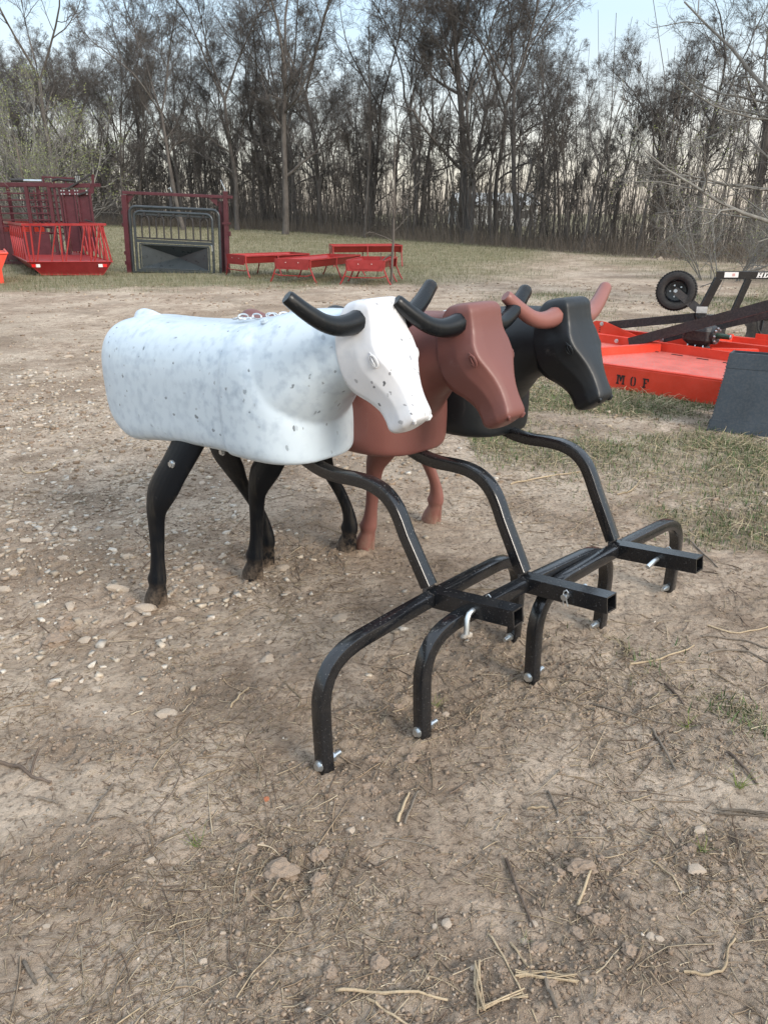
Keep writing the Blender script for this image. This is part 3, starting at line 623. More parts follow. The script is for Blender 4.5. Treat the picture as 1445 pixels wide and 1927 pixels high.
def head_mesh():
    S_ = [ # front point, back point, half widths: face, middle, back
     (-.250,1.268,-.290,1.262,.030,.040,.030),(-.222,1.269,-.312,1.250,.062,.072,.068),(-.203,1.254,-.330,1.215,.074,.084,.088),(-.196,1.225,-.338,1.165,.074,.089,.103),
     (-.187,1.19,-.338,1.105,.076,.094,.106),(-.172,1.155,-.330,1.055,.088,.102,.102),(-.153,1.12,-.315,1.015,.087,.099,.094),(-.132,1.085,-.285,.985,.068,.086,.080),
     (-.112,1.05,-.238,.965,.050,.069,.064),(-.093,1.015,-.198,.940,.041,.057,.052),(-.077,.985,-.175,.912,.041,.053,.050),(-.063,.958,-.162,.890,.045,.055,.051),(-.061,.938,-.142,.884,.041,.050,.045),(-.077,.920,-.116,.890,.024,.032,.026)]
    secs = []
    for r in interp_rows(S_, 3):
        fx, fz, kx, kz, wf, wm, wb = r; prof = []
        half = [(0,-.006),(.45*wf,-.005),(.86*wf,-.001),(wf,.014),((wf+wm)/2,.16),(wm,.36),((wm*1.0+wb)/2,.58),(wb,.80),(wb*.72,.96),(wb*.3,1.0),(0,1.0)]
        for (w, t) in half + [(-w, t) for (w, t) in half[1:-1][::-1]]:
            tt = t if t >= 0 else t/ max(.05, math.hypot(kx-fx, kz-fz))
            prof.append((fx+(kx-fx)*tt, w, fz+(kz-fz)*tt))
        secs.append(prof)
    b = MB(); loft(b, secs); return remeshed(b, 'steer_head', .0045, 2, .4)
def oval(mb, c, ex, ey, r, n, R2, arc_=(0,360)):
    """torus-like ring lying in plane ex,ey"""
    c = Vector(c); ex = Vector(ex); ey = Vector(ey); pts = []
    k = 14
    for i in range(k+1):
        a = R(arc_[0]+(arc_[1]-arc_[0])*i/k); pts.append(c+ex*math.cos(a)+ey*math.sin(a))
    return mb.tube(pts, r, n)
def leg_mesh(far=False):
    rows = [ # x, y, z, rx, ry
     (-.955,-.115,.88,.070,.040),(-.965,-.130,.80,.078,.042),(-.995,-.165,.72,.086,.042),(-1.035,-.195,.64,.086,.040),(-1.075,-.215,.575,.088,.037),(-1.105,-.228,.52,.088,.035),(-1.128,-.236,.47,.070,.033),(-1.145,-.241,.43,.054,.030),
     (-1.152,-.243,.39,.044,.028),(-1.158,-.245,.31,.036,.026),(-1.166,-.247,.23,.033,.025),(-1.175,-.248,.17,.038,.028),(-1.186,-.249,.125,.045,.033),(-1.190,-.249,.098,.039,.031),(-1.200,-.249,.070,.045,.037),(-1.212,-.249,.035,.054,.042),(-1.218,-.249,.0,.058,.044)]
    if far: rows = [(x-.14*sstep(.1,.6,z)-.03*sstep(.6,.8,z), y+(.17*sstep(.15,.75,z)), z, rx, ry) for x,y,z,rx,ry in rows]
    rows = interp_rows(rows, 3)
    secs = []
    for (x, y, z, rx, ry) in rows:
        s = []
        for k in range(20):
            a = 2*math.pi*k/20; c, q = math.cos(a), math.sin(a); rr = 1.0
            if z < .10: rr -= .42*math.exp(-((abs(q))/.22)**2)*(1-z/.10)**.4*(1 if c > 0 else .8)      # cleft between the toes
            elif .10 <= z < .17 and c < 0: rr += .25*math.exp(-((abs(q)-.45)/.25)**2)*math.exp(-((z-.125)/.02)**2)  # dew claws
            if z > .2 and c > 0: rr += .05*math.cos(4*a)
            s.append((x+rx*c*rr, y+ry*q*(1 if z > .1 else 1.0), z))
        secs.append(s)
    b = MB(); loft(b, secs); me = remeshed(b, 'steer_leg', .0045, 2, .4); return me
def mirror_mesh(me):
    m = me.copy(); co = np.zeros(len(m.vertices)*3, np.float32); m.vertices.foreach_get('co', co); co[1::3] *= -1; m.vertices.foreach_set('co', co); m.flip_normals(); m.update(); return m
def horn_mesh(far=False):
    pts = interp_rows([(-.245,-.045,1.208,.036),(-.241,-.082,1.198,.034),(-.243,-.118,1.194,.0315),(-.249,-.160,1.204,.030),(-.257,-.200,1.222,.0285),(-.266,-.238,1.242,.0268),(-.275,-.272,1.263,.025),(-.282,-.300,1.282,.0238)] if far else [(-.245,-.045,1.215,.036),(-.243,-.082,1.208,.034),(-.245,-.115,1.202,.0315),(-.250,-.155,1.202,.029),(-.259,-.198,1.215,.0265),(-.271,-.238,1.240,.0245),(-.284,-.270,1.266,.0228),(-.294,-.292,1.286,.0215)], 3)
    b = MB(); m = len(pts); P = [Vector(p[:3]) for p in pts]; n = 16; vs = []; u = Vector((0,0,1))
    for i in range(m):
        t = (P[min(i+1,m-1)]-P[max(i-1,0)]).normalized(); u = (u-t*u.dot(t)).normalized(); w = t.cross(u)
        for k in range(n):
            a = 2*math.pi*k/n; rr = pts[i][3]*(1-.05*math.cos(4*a+.4)**2); vs.append(P[i]+u*math.cos(a)*rr+w*math.sin(a)*rr)
    t = (P[-1]-P[-2]).normalized(); cc = P[-1]+t*.006; last = vs[-n:]; vs += [cc+(v-P[-1])*.86 for v in last]; m += 1
    b.add(vs, [(i*n+k, i*n+(k+1)%n, (i+1)*n+(k+1)%n, (i+1)*n+k) for i in range(m-1) for k in range(n)]+[tuple(range(n))[::-1], tuple(range((m-1)*n, m*n))])
    me = bpy.data.meshes.new('horn'); me.from_pydata([tuple(v) for v in b.v], [], b.f)
    bm = bmesh.new(); bm.from_mesh(me); bmesh.ops.recalc_face_normals(bm, faces=bm.faces); bm.to_mesh(me); bm.free()
    for p in me.polygons: p.use_smooth = True
    me.set_sharp_from_angle(angle=R(40)); return me
BODY, HEAD, LEG, HORN = body_mesh(), head_mesh(), leg_mesh(), horn_mesh(); LEG2, HORN2 = mirror_mesh(leg_mesh(True)), mirror_mesh(horn_mesh(True))
def matd(me, mat): m = me.copy(); m.materials.clear(); m.materials.append(mat); return m
def bolt_shape(b, c, d, r=.011, L=.012, hexr=.013):
    """hex head at c, pointing along unit d"""
    c = Vector(c); d = Vector(d).normalized(); b.tube([c-d*.002, c+d*.004], hexr*1.35, 14); b.tube([c+d*.004, c+d*L], hexr, 6); return b
def steer(Mx, My, Lx, Ly, body, head, horn, leg, off, zj, pin, label, chain_x, lo=((0,0),(0,0))):
    yaw = math.atan2(-Lx, Ly)
    g = float(hgt(Mx, My, False)); g = 0
    t = empty('roping_dummy', (Mx, My, g), yaw, label=label, cat='steer dummy', group='plastic steer roping dummies on tow frames')
    bo = link('body', matd(BODY, body), None, t); bo.location = off
    he = link('head', matd(HEAD, head), None, t); he.location = off
    for s in (-1, 1):
        e_ = MB(); c = Vector((-.168, s*.0925, 1.105)); ex = Vector((.012,-.006*s,-.019)); ey = Vector((.011,0,.009))
        for i, (rr, w) in enumerate(((.0035, 1.0),)): oval(e_, c, ex*.82, ey*.8, .0028, 6, 1)
        e_.tube([c+Vector((-.014,s*.003,.024)), c+Vector((.004,s*.001,.012)), c+Vector((.014,-s*.004,-.012))], [.0015,.0046,.0015], 6)
        me_ = MB(); secs = []
        eye = e_.build('eye', head, he, smooth=True)
        # eyeball under the lids
        eb = MB(); eb.tube([c+Vector((-.012,0,.02)), c+Vector((-.006,s*.004,.010)), c+Vector((.0,s*.005,0)), c+Vector((.006,s*.003,-.010)), c+Vector((.010,0,-.018))], [.001,.003,.0042,.003,.001], 10, sx=.6); eb.build('eyeball', head, he, smooth=True)
        nb = MB(); nb.tube([(-.066,s*.040,.950),(-.060,s*.037,.940),(-.063,s*.032,.931),(-.070,s*.030,.925)], [.002,.0062,.0055,.002], 8); nb.build('nostril', head, he, smooth=True)
        lg = link('leg', matd(LEG if s < 0 else LEG2, leg), None, t); lg.location = (*lo[0 if s < 0 else 1], 0)
        bb = MB(); bolt_shape(bb, (-1.015, -.232, .645) if s < 0 else (-1.155, .135, .645), (0, s, 0), hexr=.011); bb.build('bolt', M['zinc'], lg, smooth=True)
        bb = MB(); bolt_shape(bb, (-1.015, -.155, .645) if s < 0 else (-1.155, .028, .60), (0, -s, 0), hexr=.011); bb.build('nut', M['zinc'], lg, smooth=True)
        h = link('horn', matd(HORN if s < 0 else HORN2, horn), None, t); h.location = off
        bb = MB(); bolt_shape(bb, (-.63, s*.105, 1.178), (0, s*.5, 1), L=.008, hexr=.010); bb.build('button', body, bo, smooth=True)
    # chain lying over the withers
    k = 0
    for i in range(15):
        c = MB(); u_ = i/14; x = chain_x-.02+.13*u_+.012*math.sin(i*1.3); y = -.085+.17*u_+.015*math.cos(i*.9); z = 1.1525 + .007*(i % 2) + .10*(x+.79) - .9*max(0, abs(y)-.07)
        a = .75+.5*math.sin(i*.8); ex = Vector((math.cos(a)*.0165, math.sin(a)*.0165, .002*((-1)**i))); ey = Vector((0,0,1)).cross(ex).normalized()*.0085 if i % 2 == 0 else Vector((0,.003,.0085))
        z = 1.163+.20*max(0, x+.72)+.006 + (.006 if i % 2 else 0)
        oval(c, (x, y, z), ex, ey, .0028, 6, 1); c.build('chain_link', M['zinc'], t, smooth=True).location = off
    w = .042
    # shaft: flat run under the chest, bend, straight steel down to the cross bar
    sp_ = interp_rows([(-.66,0,.735),(-.58,0,.712),(-.50,0,.690),(-.42,0,.684),(-.34,0,.690),(-.27,0,.690),(-.21,0,.674),(-.165,0,.640),(-.135,0,.595)], 4)
    sp_ = [tuple(p) for p in sp_]+[(-.115,0,.555),(-.022,0,zj+.03)]
    MB().sqtube(sp_, w, .14, up=(0,0,1)).build('shaft', M['black_steel'], t, smooth=True)
    sh_ = t.children[-1]
    MB().cyl((-.083,-.005,.49),(-.075,-.005,.492),.004,8).build('drill_hole', M['zinc'], t)
    # cross bar bent down to a foot at each side, in two halves welded at the middle
    for s in (-1, 1):
        leg_ = [(0, s*.485, -.012), (0, s*.490, .12), (0, s*.492, .20)]
        top = [(0, s*y_, zj-d_) for y_, d_ in ((.491,.135),(.484,.100),(.471,.070),(.452,.045),(.427,.027),(.397,.015),(.360,.008),(.320,.005))]
        pth = leg_ + top + [(0, s*.17, zj-.002), (0, s*.022, zj)]
        cb = MB().sqtube(pth, w, .14, up=(1,0,0)).build('cross_bar', M['black_steel'], t, smooth=True)
        b = MB(); bolt_shape(b, (0, -.485-.021 if s < 0 else .485+.021, .034), (0, s, 0), L=.013, hexr=.0125)
        b.cyl((0, s*(.485-.020), .034), (0, s*(.485-.060), .034), .0075, 10).tube([(0, s*(.485-.021), .034),(0, s*(.485-.034), .034)], .0145, 6)
        b.build('bolt', M['zinc'], cb, smooth=True)
    # weld block and hollow receiver tube, tilted slightly up
    r0, r1 = Vector((.0, 0, zj+.0)), Vector((.30, .012, zj+.035)); d = (r1-r0).normalized(); side = Vector((0,1,0)); upv = d.cross(side)
    q = MB(); wo, wi, xs = .0265, .0215, (0.0, 1.0)
    ring = lambda p, h: [p+side*a*h+upv*c*h for a, c in ((-1,-1),(1,-1),(1,1),(-1,1))]
    vs = ring(r0-d*.022, wo)+ring(r1, wo)+ring(r1-d*.0005, wi)+ring(r0+d*.03, wi)
    fs = [(0,1,2,3)[::-1]]+[(k,(k+1)%4,(k+1)%4+4,k+4) for k in range(4)]+[(k+4,(k+1)%4+4,(k+1)%4+8,k+8) for k in range(4)]+[(k+8,(k+1)%4+8,(k+1)%4+12,k+12) for k in range(4)]+[(12,13,14,15)]
    q.add(vs, fs); rc = q.build('receiver_tube', M['black_steel'], t)
    wd = MB()
    for k in range(9):
        for s in (-1,1): wd.box(r0+Vector((-.003+.004*math.sin(k*5), s*.0265, -.022+.0055*k)), (.010,.009,.007), Euler((k,k*2,0)).to_matrix())
    for k in range(10): wd.box(r0+Vector((-.022, -.022+.005*k, .024+.002*math.sin(k*3))), (.009,.006,.008), Euler((k,k*2,k)).to_matrix()); wd.box(r0+Vector((-.02+.004*k, -.024, .021)), (.006,.007,.007), Euler((k,k,0)).to_matrix())
    wd.build('weld_bead', M['black_flat'], rc)
    # hitch pin through the receiver
    pc = r0+d*.165; pm = MB()
    if pin == 1: pm.tube([pc+side*.045, pc-side*.030, pc-side*.048-upv*.004, pc-side*.058-upv*.018, pc-side*.062-upv*.045, pc-side*.066-upv*.062], [.0085]*6, 12)
    elif pin == 2: pm.tube([pc-side*.040, pc+side*.034, pc+side*.075], [.0085]*3, 12).tube([pc-side*.041, pc-side*.046], .0105, 12)
    else: pm.tube([pc+side*.045, pc-side*.030, pc-side*.048-upv*.001, pc-side*.085-upv*.012-d*.004], [.0085]*4, 12)
    pin_o = pm.build('hitch_pin', M['zinc'], t, smooth=True)
    cl = MB(); s = -1 if pin == 2 else 1; c0 = pc+side*s*.042
    cl.tube([c0-d*.002-upv*.028, c0-d*.004-upv*.012, c0+d*.003, c0-d*.003+upv*.012, c0+d*.000+upv*.022, c0+d*.009+upv*.027, c0+d*.015+upv*.020, c0+d*.010+upv*.008, c0+d*.008-upv*.006, c0+d*.013-upv*.026], .0022, 6); cl.build('clip', M['zinc'], pin_o, smooth=True)
    return t
steer(.157,2.156,.672,.741, M['white_body'], M['white_head'], M['black_horn'], M['black_leg'], (0,0,0), .378, 1, 'white speckled plastic steer with black horns and legs, nearest of the three on tow frames', -.79, ((-.028,0),(0,.045)))
steer(.473,2.279,.732,.681, M['brown_plastic'], M['brown_plastic'], M['black_horn'], M['black_leg'], (-.03,0,-.028), .366, 2, 'reddish brown plastic steer with black horns, between the white and the black one', -.74, ((-.054,0),(-.01,0)))
steer(.853,2.581,.719,.695, M['black_plastic'], M['black_plastic'], M['brown_horn'], M['brown_leg'], (-.05,0,-.045), .352, 3, 'black plastic steer with brown horns and legs, farthest of the three on tow frames', -.76, ((-.013,.12),(-.03,.11)))

# ------------------------------------------------------------------ rotary cutter (orange red) at the right
U = Vector((.727,-.687,0)); Vv = Vector((.687,.727,0)); O = Vector((1.85,7.2,0))
cut = empty('rotary_cutter', O, math.atan2(-.687,.727), label='orange red rotary cutter with a raised black tail wheel in the grass at the right', cat='mower')
# local axes: x along the near skirt, y away
MB().box((.62,1.12,.195),(2.62,2.22,.012)).build('deck', M['orange_deck'], cut)
MB().box((.78,0,.098),(2.34,.012,.205)).build('skirt', M['orange'], cut, bevel=.002); MB().box((.78,.022,.2085),(2.30,.05,.012)).build('deck_edge', M['orange'], cut)
MB().box((.78,2.24,.098),(2.34,.012,.205)).build('skirt', M['orange'], cut); MB().box((-.385,1.12,.098),(.012,2.22,.205)).build('skirt', M['orange'], cut)
def rail(a, b, h=.075, w=.012, name='deck_rail'):
    q = MB().bar((*a, .2+h/2), (*b, .2+h/2), w, h); d = (Vector(b)-Vector(a)).normalized(); nrm = Vector((-d.y, d.x))*.03
    q.bar((a[0]+nrm.x, a[1]+nrm.y, .2+h+.004), (b[0]+nrm.x, b[1]+nrm.y, .2+h+.004), .06, .007); return q.build(name, M['orange'], cut)
rail((-.68,1.22),(1.85,.86)); rail((-.68,1.66),(1.85,1.52)); rail((-.12,.28),(.26,1.06), .07); rail((.75,1.12),(1.10,1.36), .07); rail((.45,1.78),(.55,2.20), .07); rail((.55,2.18),(1.9,2.18), .05)
q = MB().prism([(-.76,1.44,.2),(.02,1.38,.2),(-.02,1.38,.235),(-.56,1.425,.385),(-.68,1.434,.385),(-.76,1.44,.35)],(0,0,0),(0,.012,0)); gus = q.build('hitch_plate', M['orange'], cut)
for k in range(5): MB().cyl((-.62,1.424,.23+.022*k),(-.62,1.44,.23+.022*k),.006,8).build('pin_hole', M['black_flat'], gus)
MB().box((1.05,2.2,.25),(.55,.012,.12)).build('deflector', M['orange'], cut)
def hexb(c, par, d=(0,-1,0), r=.016): q = MB(); bolt_shape(q, c, d, L=.014, hexr=r); return q.build('bolt', M['zinc'], par, smooth=True)
hexb((-.60,1.422,.36), gus); hexb((-.25,1.115,.245), cut); hexb((.12,1.385,.265), cut)
for (x0,y0,x1,y1) in ((.95,.16,1.25,.1),(.15,.9,.4,1.0)):
    pass
for k in range(6): MB().bar((.15+.27*k,1.02-.05*k,.204),(.27+.27*k,1.0-.05*k,.204),.012,.006).build('weld_slot', M['black_flat'], cut)
# black arms
arms = MB().bar((-.53,1.46,.345),(.36,1.56,.50),.045,.085).build('lift_arm', M['black_flat'], cut)
MB().bar((-.10,1.12,.245),(2.1,.80,1.04),.05,.095).build('lift_arm', M['black_flat'], cut)
MB().bar((.10,1.42,.262),(2.1,1.55,.93),.04,.07).build('lift_arm', M['black_flat'], cut)
# gearbox
gb = MB(); gx0, gy0 = .55, 1.285
for (z, w, d_) in ((.2,.27,.22),): gb.box((gx0,gy0,z+.01),(w,d_,.02))
loft(gb, [[(gx0+w*cx, gy0+d_*cy, z) for cx, cy in ((-.5,-.32),(-.36,-.5),(.36,-.5),(.5,-.32),(.5,.32),(.36,.5),(-.36,.5),(-.5,.32))] for z, w, d_ in ((.21,.22,.2),(.27,.17,.16),(.30,.24,.22),(.33,.30,.25),(.42,.30,.25),(.46,.25,.21),(.47,.16,.14))])
gbo = gb.build('gearbox', M['black_flat'], cut, bevel=.006)
MB().tube([(gx0+.13,gy0-.02,.38),(gx0+.17,gy0-.025,.38)],.085,16).build('gearbox_flange', M['black_flat'], gbo, smooth=True)
for k in range(8):
    a = k*math.pi/4; hexb((gx0+.17,gy0-.025+.068*math.cos(a),.38+.068*math.sin(a)), gbo, (1,0,0), .009)
MB().tube([(gx0+.17,gy0-.025,.38),(gx0+.30,gy0-.03,.38)],.026,12).build('input_shaft', M['shaft'], gbo, smooth=True); MB().tube([(gx0+.30,gy0-.03,.38),(gx0+.312,gy0-.03,.38)],.022,10).build('shaft_end', M['zinc'], gbo, smooth=True)
for k in (-.09,0,.09): MB().bar((gx0+k,gy0-.12,.2),(gx0+k*.8,gy0-.085,.29),.012,.012).build('stud', M['zinc'], gbo)
# tail wheel folded up: world coordinates, then into the cutter's frame
inv = (Matrix.Translation(O) @ Matrix.Rotation(math.atan2(-.687,.727), 4, 'Z')).inverted()
def loc(p): return inv @ Vector(p)
wc = Vector((3.0,8.2,.75)); axw = Vector((-.42,-.90,.08)).normalized(); wu = Vector((0,0,1)); wu = (wu-axw*wu.dot(axw)).normalized(); wv = axw.cross(wu)
def ringw(mb, prof, n=44):
    vs = [loc(wc+axw*a+(wu*math.cos(2*math.pi*k/n)+wv*math.sin(2*math.pi*k/n))*r) for k in range(n) for (a, r) in prof]; m = len(prof)
    return mb.add(vs, [(k*m+i, k*m+(i+1)%m, ((k+1)%n)*m+(i+1)%m, ((k+1)%n)*m+i) for k in range(n) for i in range(m)])
tyre = ringw(MB(), [(.045,.112),(.062,.13),(.066,.155),(.058,.180),(.040,.192),(.015,.197),(-.015,.197),(-.040,.192),(-.058,.180),(-.066,.155),(-.062,.13),(-.045,.112)]).build('wheel', M['rubber'], cut, smooth=True)
tr = MB()
for k in range(44):
    a = 2*math.pi*k/44; dr = wu*math.cos(a)+wv*math.sin(a)
    for s in (-1, 1):
        tg = axw.cross(dr); c = wc+dr*.1975+axw*s*.030+tg*(.004*s); tr.bar(loc(c-axw*.026), loc(c+axw*.026), .017, .007, up=tuple((inv.to_3x3() @ dr)))
tr.build('tread', M['rubber'], tyre, kind='stuff')
ringw(MB(), [(.045,.114),(.050,.108),(.038,.100),(.012,.094),(.008,.03),(.002,.03),(.002,.098),(-.045,.108),(-.045,.114)]).build('rim', M['black_steel'], tyre, smooth=True)
ringw(MB(), [(.03,.0),(.03,.026),(.0,.03),(-.02,.0)],16).build('hub', M['black_flat'], tyre, smooth=True)
for k in range(5):
    a = 2*math.pi*k/5+.4; q = MB(); c = wc+(wu*math.cos(a)+wv*math.sin(a))*.058+axw*.012; q.tube([loc(c), loc(c+axw*.016)], .009, 6); q.build('lug_nut', M['zinc'], tyre, smooth=True)
piv = Vector((3.26,8.12,.545)); ft = MB()
for s in (1,-1):
    a0 = wc+axw*s*.085; p0 = piv+axw*s*.07; ft.bar(loc(a0), loc(p0), .012, .075, up=tuple(inv.to_3x3() @ (wu)))
ft.build('wheel_fork', M['black_flat'], cut); MB().bar(loc(piv+axw*.08), loc(piv-axw*.08), .09,.10, up=(0,0,1)).build('fork_bracket', M['black_flat'], cut)
q = MB(); q.tube([loc(wc+axw*.09), loc(wc+axw*.105)], .019, 6).build('axle_nut', M['zinc'], cut, smooth=True)
MB().box(loc((3.20,7.98,.585)),(.105,.01,.062),Euler((0,0,.62)).to_matrix()).build('fork_decal', M['label_gray'], cut)
MB().tube([loc((3.24,8.1,.53)), loc((3.24,8.08,.30))], .030, 14).build('swivel_post', M['gray_metal'], cut, smooth=True)
# stencilled letters M O F on the skirt, with slab serifs
def letters(segs, name, org, sc, mat, par, axis='x'):
    for nm, polys in segs:
        q = MB()
        for pl in polys:
            pts = [Vector((org[0]+p[0]*sc, org[1], org[2]+p[1]*sc)) for p in pl]; q.prism(pts, (0,0,0), (0,-.003,0))
        q.build(name, mat, par)
def rc(x0,y0,x1,y1): return [(x0,y0),(x1,y0),(x1,y1),(x0,y1)]
LM = ('M', [rc(.05,.0,.22,1),rc(.70,.0,.87,1),[(.20,1),(.38,1),(.54,.42),(.42,.30)],[(.55,1),(.72,1),(.50,.28),(.40,.42)],rc(-.03,0,.30,.13),rc(.62,0,.95,.13),rc(-.03,.87,.2,1),rc(.72,.87,.95,1)])
LO = ('O', [rc(1.62,.18,1.78,.82),rc(2.06,.18,2.22,.82),[(1.62,.8),(1.78,.8),(1.86,.88),(1.86,1),(1.76,1)],[(2.22,.8),(2.06,.8),(1.98,.88),(1.98,1),(2.08,1)],[(1.62,.2),(1.78,.2),(1.86,.12),(1.86,0),(1.76,0)],[(2.22,.2),(2.06,.2),(1.98,.12),(1.98,0),(2.08,0)]])
LF = ('F', [rc(3.1,.12,3.27,.88),rc(3.0,.87,3.66,1),rc(3.52,.68,3.66,.87),rc(3.27,.45,3.46,.57),rc(3.0,0,3.38,.12)])
letters([LM, LO, LF], 'letter', (.36, -.0065, .052), .083, M['black_letter'], cut)

# ------------------------------------------------------------------ slate gray bucket in front of the cutter
bk = empty('loader_bucket', (2.39,5.52,0), -.47, label='slate gray steel bucket cut off by the right edge, in front of the orange cutter', cat='bucket')
MB().prism([(0,0,.0),(1.7,0,.0),(1.7,.10,.56),(.06,.10,.56)],(0,0,0),(0,.012,0)).build('floor_plate', M['slate'], bk)
MB().prism([(-.01,-.006,.0),(1.7,-.006,.0),(1.7,.010,.085),(-.002,.010,.085)],(0,0,0),(0,.006,0)).build('cutting_edge', M['slate'], bk); MB().prism([(.045,.078,.455),(1.7,.078,.455),(1.7,.094,.56),(.056,.094,.56)],(0,0,0),(0,.006,0)).build('lip_plate', M['slate'], bk)
MB().prism([(.0,.012,.0),(.06,.112,.56),(.06,.50,.52),(.02,.62,.25),(.0,.50,.0)],(0,0,0),(.014,0,0)).build('side_plate', M['slate'], bk)
MB().prism([(0,.60,.0),(1.7,.60,.0),(1.7,.62,.5),(.05,.62,.5)],(0,0,0),(0,.012,0)).build('back_plate', M['slate'], bk)
MB().prism([(.36,.11,.56),(.52,.11,.56),(.52,.14,.63),(.46,.14,.65),(.40,.14,.61)],(0,0,0),(0,.30,0)).build('hitch_ear', M['slate'], bk); MB().tube([(.46,.10,.60),(.46,.47,.60)],.02,12).build('pin', M['black_flat'], bk, smooth=True)
wl = MB()
for k in range(26): wl.box((-.0+.0022*k, .0+.0038*k-.002, .012+.0215*k), (.004,.005,.010))
wl.build('weld_bead', M['slate'], bk)

# ------------------------------------------------------------------ black implement frame with decal
fk = empty('implement_frame', (3.92,9.25,0), -.06, label='black steel attachment frame with a white decal and lettering, behind the orange cutter', cat='loader attachment')
def fb(name, a, b, w=.06, h=.06, mat='black_steel', par=None): return MB().bar(a, b, w, h).build(name, M[mat], par or fk, bevel=.003)
tr_ = fb('top_rail', (-.10,0,.83),(1.5,0,.83),.05,.085); fb('post', (-.26,-.0,.30),(-.07,0,.79),.05,.085); fb('post', (.15,0,.38),(.27,0,.79),.045,.07); fb('post', (.55,0,.38),(.66,0,.79),.045,.07); fb('post', (.95,0,.38),(1.06,0,.79),.045,.07)
fb('lower_rail', (-.2,0,.36),(1.5,0,.36),.10,.05)
MB().prism([(-.25,-.03,.02),(.05,-.03,.02),(.05,-.03,.33),(-.2,-.03,.33)],(0,0,0),(0,.02,0)).prism([(.05,-.03,.02),(1.5,-.03,.02),(1.5,-.03,.10),(.05,-.03,.10)],(0,0,0),(0,.02,0)).prism([(.05,-.03,.29),(1.5,-.03,.29),(1.5,-.03,.33),(.05,-.03,.33)],(0,0,0),(0,.02,0)).prism([(.36,-.03,.10),(.62,-.03,.10),(.62,-.03,.29),(.36,-.03,.29)],(0,0,0),(0,.02,0)).prism([(.05,-.03,.10),(.14,-.03,.10),(.10,-.03,.14),(.09,-.03,.2),(.10,-.03,.25),(.14,-.03,.29),(.05,-.03,.29)],(0,0,0),(0,.02,0)).prism([(.36,-.03,.10),(.29,-.03,.10),(.33,-.03,.14),(.34,-.03,.2),(.33,-.03,.25),(.29,-.03,.29),(.36,-.03,.29)],(0,0,0),(0,.02,0)).prism([(.62,-.03,.10),(1.5,-.03,.10),(1.5,-.03,.29),(.62,-.03,.29)],(0,0,0),(0,.02,0)).build('face_plate', M['black_flat'], fk)
MB().box((.06,-.0275,.835),(.155,.003,.058)).build('decal', M['white_decal'], tr_); MB().box((.085,-.030,.835),(.03,.002,.03)).build('decal_mark', paint('decal_pink', (.6,.35,.33), .4), tr_)
HD = [rc(0,0,.26,1),rc(.55,0,.81,1),rc(.2,.4,.6,.6),rc(-.06,0,.33,.14),rc(-.06,.86,.33,1),rc(.48,0,.88,.14),rc(.48,.86,.88,1)]
DD = [rc(1.1,0,1.36,1),rc(1.02,.86,1.6,1),rc(1.02,0,1.6,.14),[(1.55,1),(1.75,.92),(1.88,.72),(1.64,.66),(1.5,.86)],rc(1.64,.3,1.88,.72),[(1.55,0),(1.75,.08),(1.88,.3),(1.64,.36),(1.5,.14)]]
SS = [rc(2.62,.84,3.1,1),rc(2.5,.55,2.74,.9),rc(2.6,.42,3.0,.60),rc(2.9,.1,3.14,.5),rc(2.5,0,3.0,.16),rc(2.45,0,2.6,.34),rc(3.02,.66,3.15,1)]
for pol in (HD, DD, SS):
    q = MB()
    for pl in pol: q.prism([(.345+(x+.22*y)*.068, -.0262, .803+y*.058) for x, y in pl], (0,0,0), (0,-.003,0))
    q.build('letter', M['white_decal'], tr_)
MB().tube([(.40,-.05,.42),(.415,-.08,.34),(.43,-.09,.24),(.52,-.11,.12),(.62,-.12,.05)],.010,8).build('hose', M['hose'], fk, smooth=True)
for x_ in (-.03,.50): MB().bar((x_,-.045,.33),(x_-.005,-.045,.03),.012,.012).build('edge_strip', M['gray_metal'], fk)

# ------------------------------------------------------------------ red feed troughs
def trough(a, b, w, label, h=.5):
    a = Vector((*a,0)); b = Vector((*b,0)); L = (b-a).length; yaw = math.atan2(b.y-a.y, b.x-a.x)
    t = empty('feed_trough', (a.x, a.y, float(hgt(a.x,a.y,False))), yaw, label=label, cat='feed trough', group='red steel feed troughs')
    hw = w/2; y1 = .36*w; zt = h; zb = h-.17
    # pan: sloping sides and floor, open at the top
    P = [(-hw,zt),(-y1,zb),(y1,zb),(hw,zt)]; Q = [(hw-.012,zt),(y1-.008,zb+.01),(-y1+.008,zb+.01),(-hw+.012,zt)]
    poly = [(0,y,z) for y,z in P+Q]; MB().prism(poly, (0,0,0), (L,0,0)).build('pan', M['red'], t)
    for x in (0, L-.01):
        e_ = MB().prism([(x,-hw-.02,zt+.03),(x,hw+.02,zt+.03),(x,y1+.09,zb-.03),(x,-y1-.09,zb-.03)],(0,0,0),(.01,0,0)).build('end_panel', M['red'], t)
        if x == 0:
            for y in (-.18*w,.18*w): q = MB(); bolt_shape(q, (x-.001,y,zt-.05), (-1,0,0), L=.006, hexr=.007); q.build('bolt', M['white_decal'], e_, smooth=True)
    for x in (.03, L/2, L-.03):
        for s in (-1,1):
            MB().tube([(x,s*(hw+.012),zt+.02),(x,s*(hw-.0),zt-.17),(x,s*(hw+.10),.10),(x,s*(hw+.155),.015)],.018,8).build('leg', M['red'], t, smooth=True)
    for s in (-1,1): MB().bar((0,s*(hw+.005),zt+.012),(L,s*(hw+.005),zt+.012),.03,.03).build('rim_rail', M['red'], t)
    MB().tube([(.03,-hw-.06,.2),(.03,-hw+.1,.16),(.03,hw-.1,.16),(.03,hw+.06,.2)],.012,6).build('brace', M['red'], t, smooth=True)
    return t
trough((-3.68,20.1),(-2.2,21.2),.98,'red steel feed trough closest to the maroon gate frame')
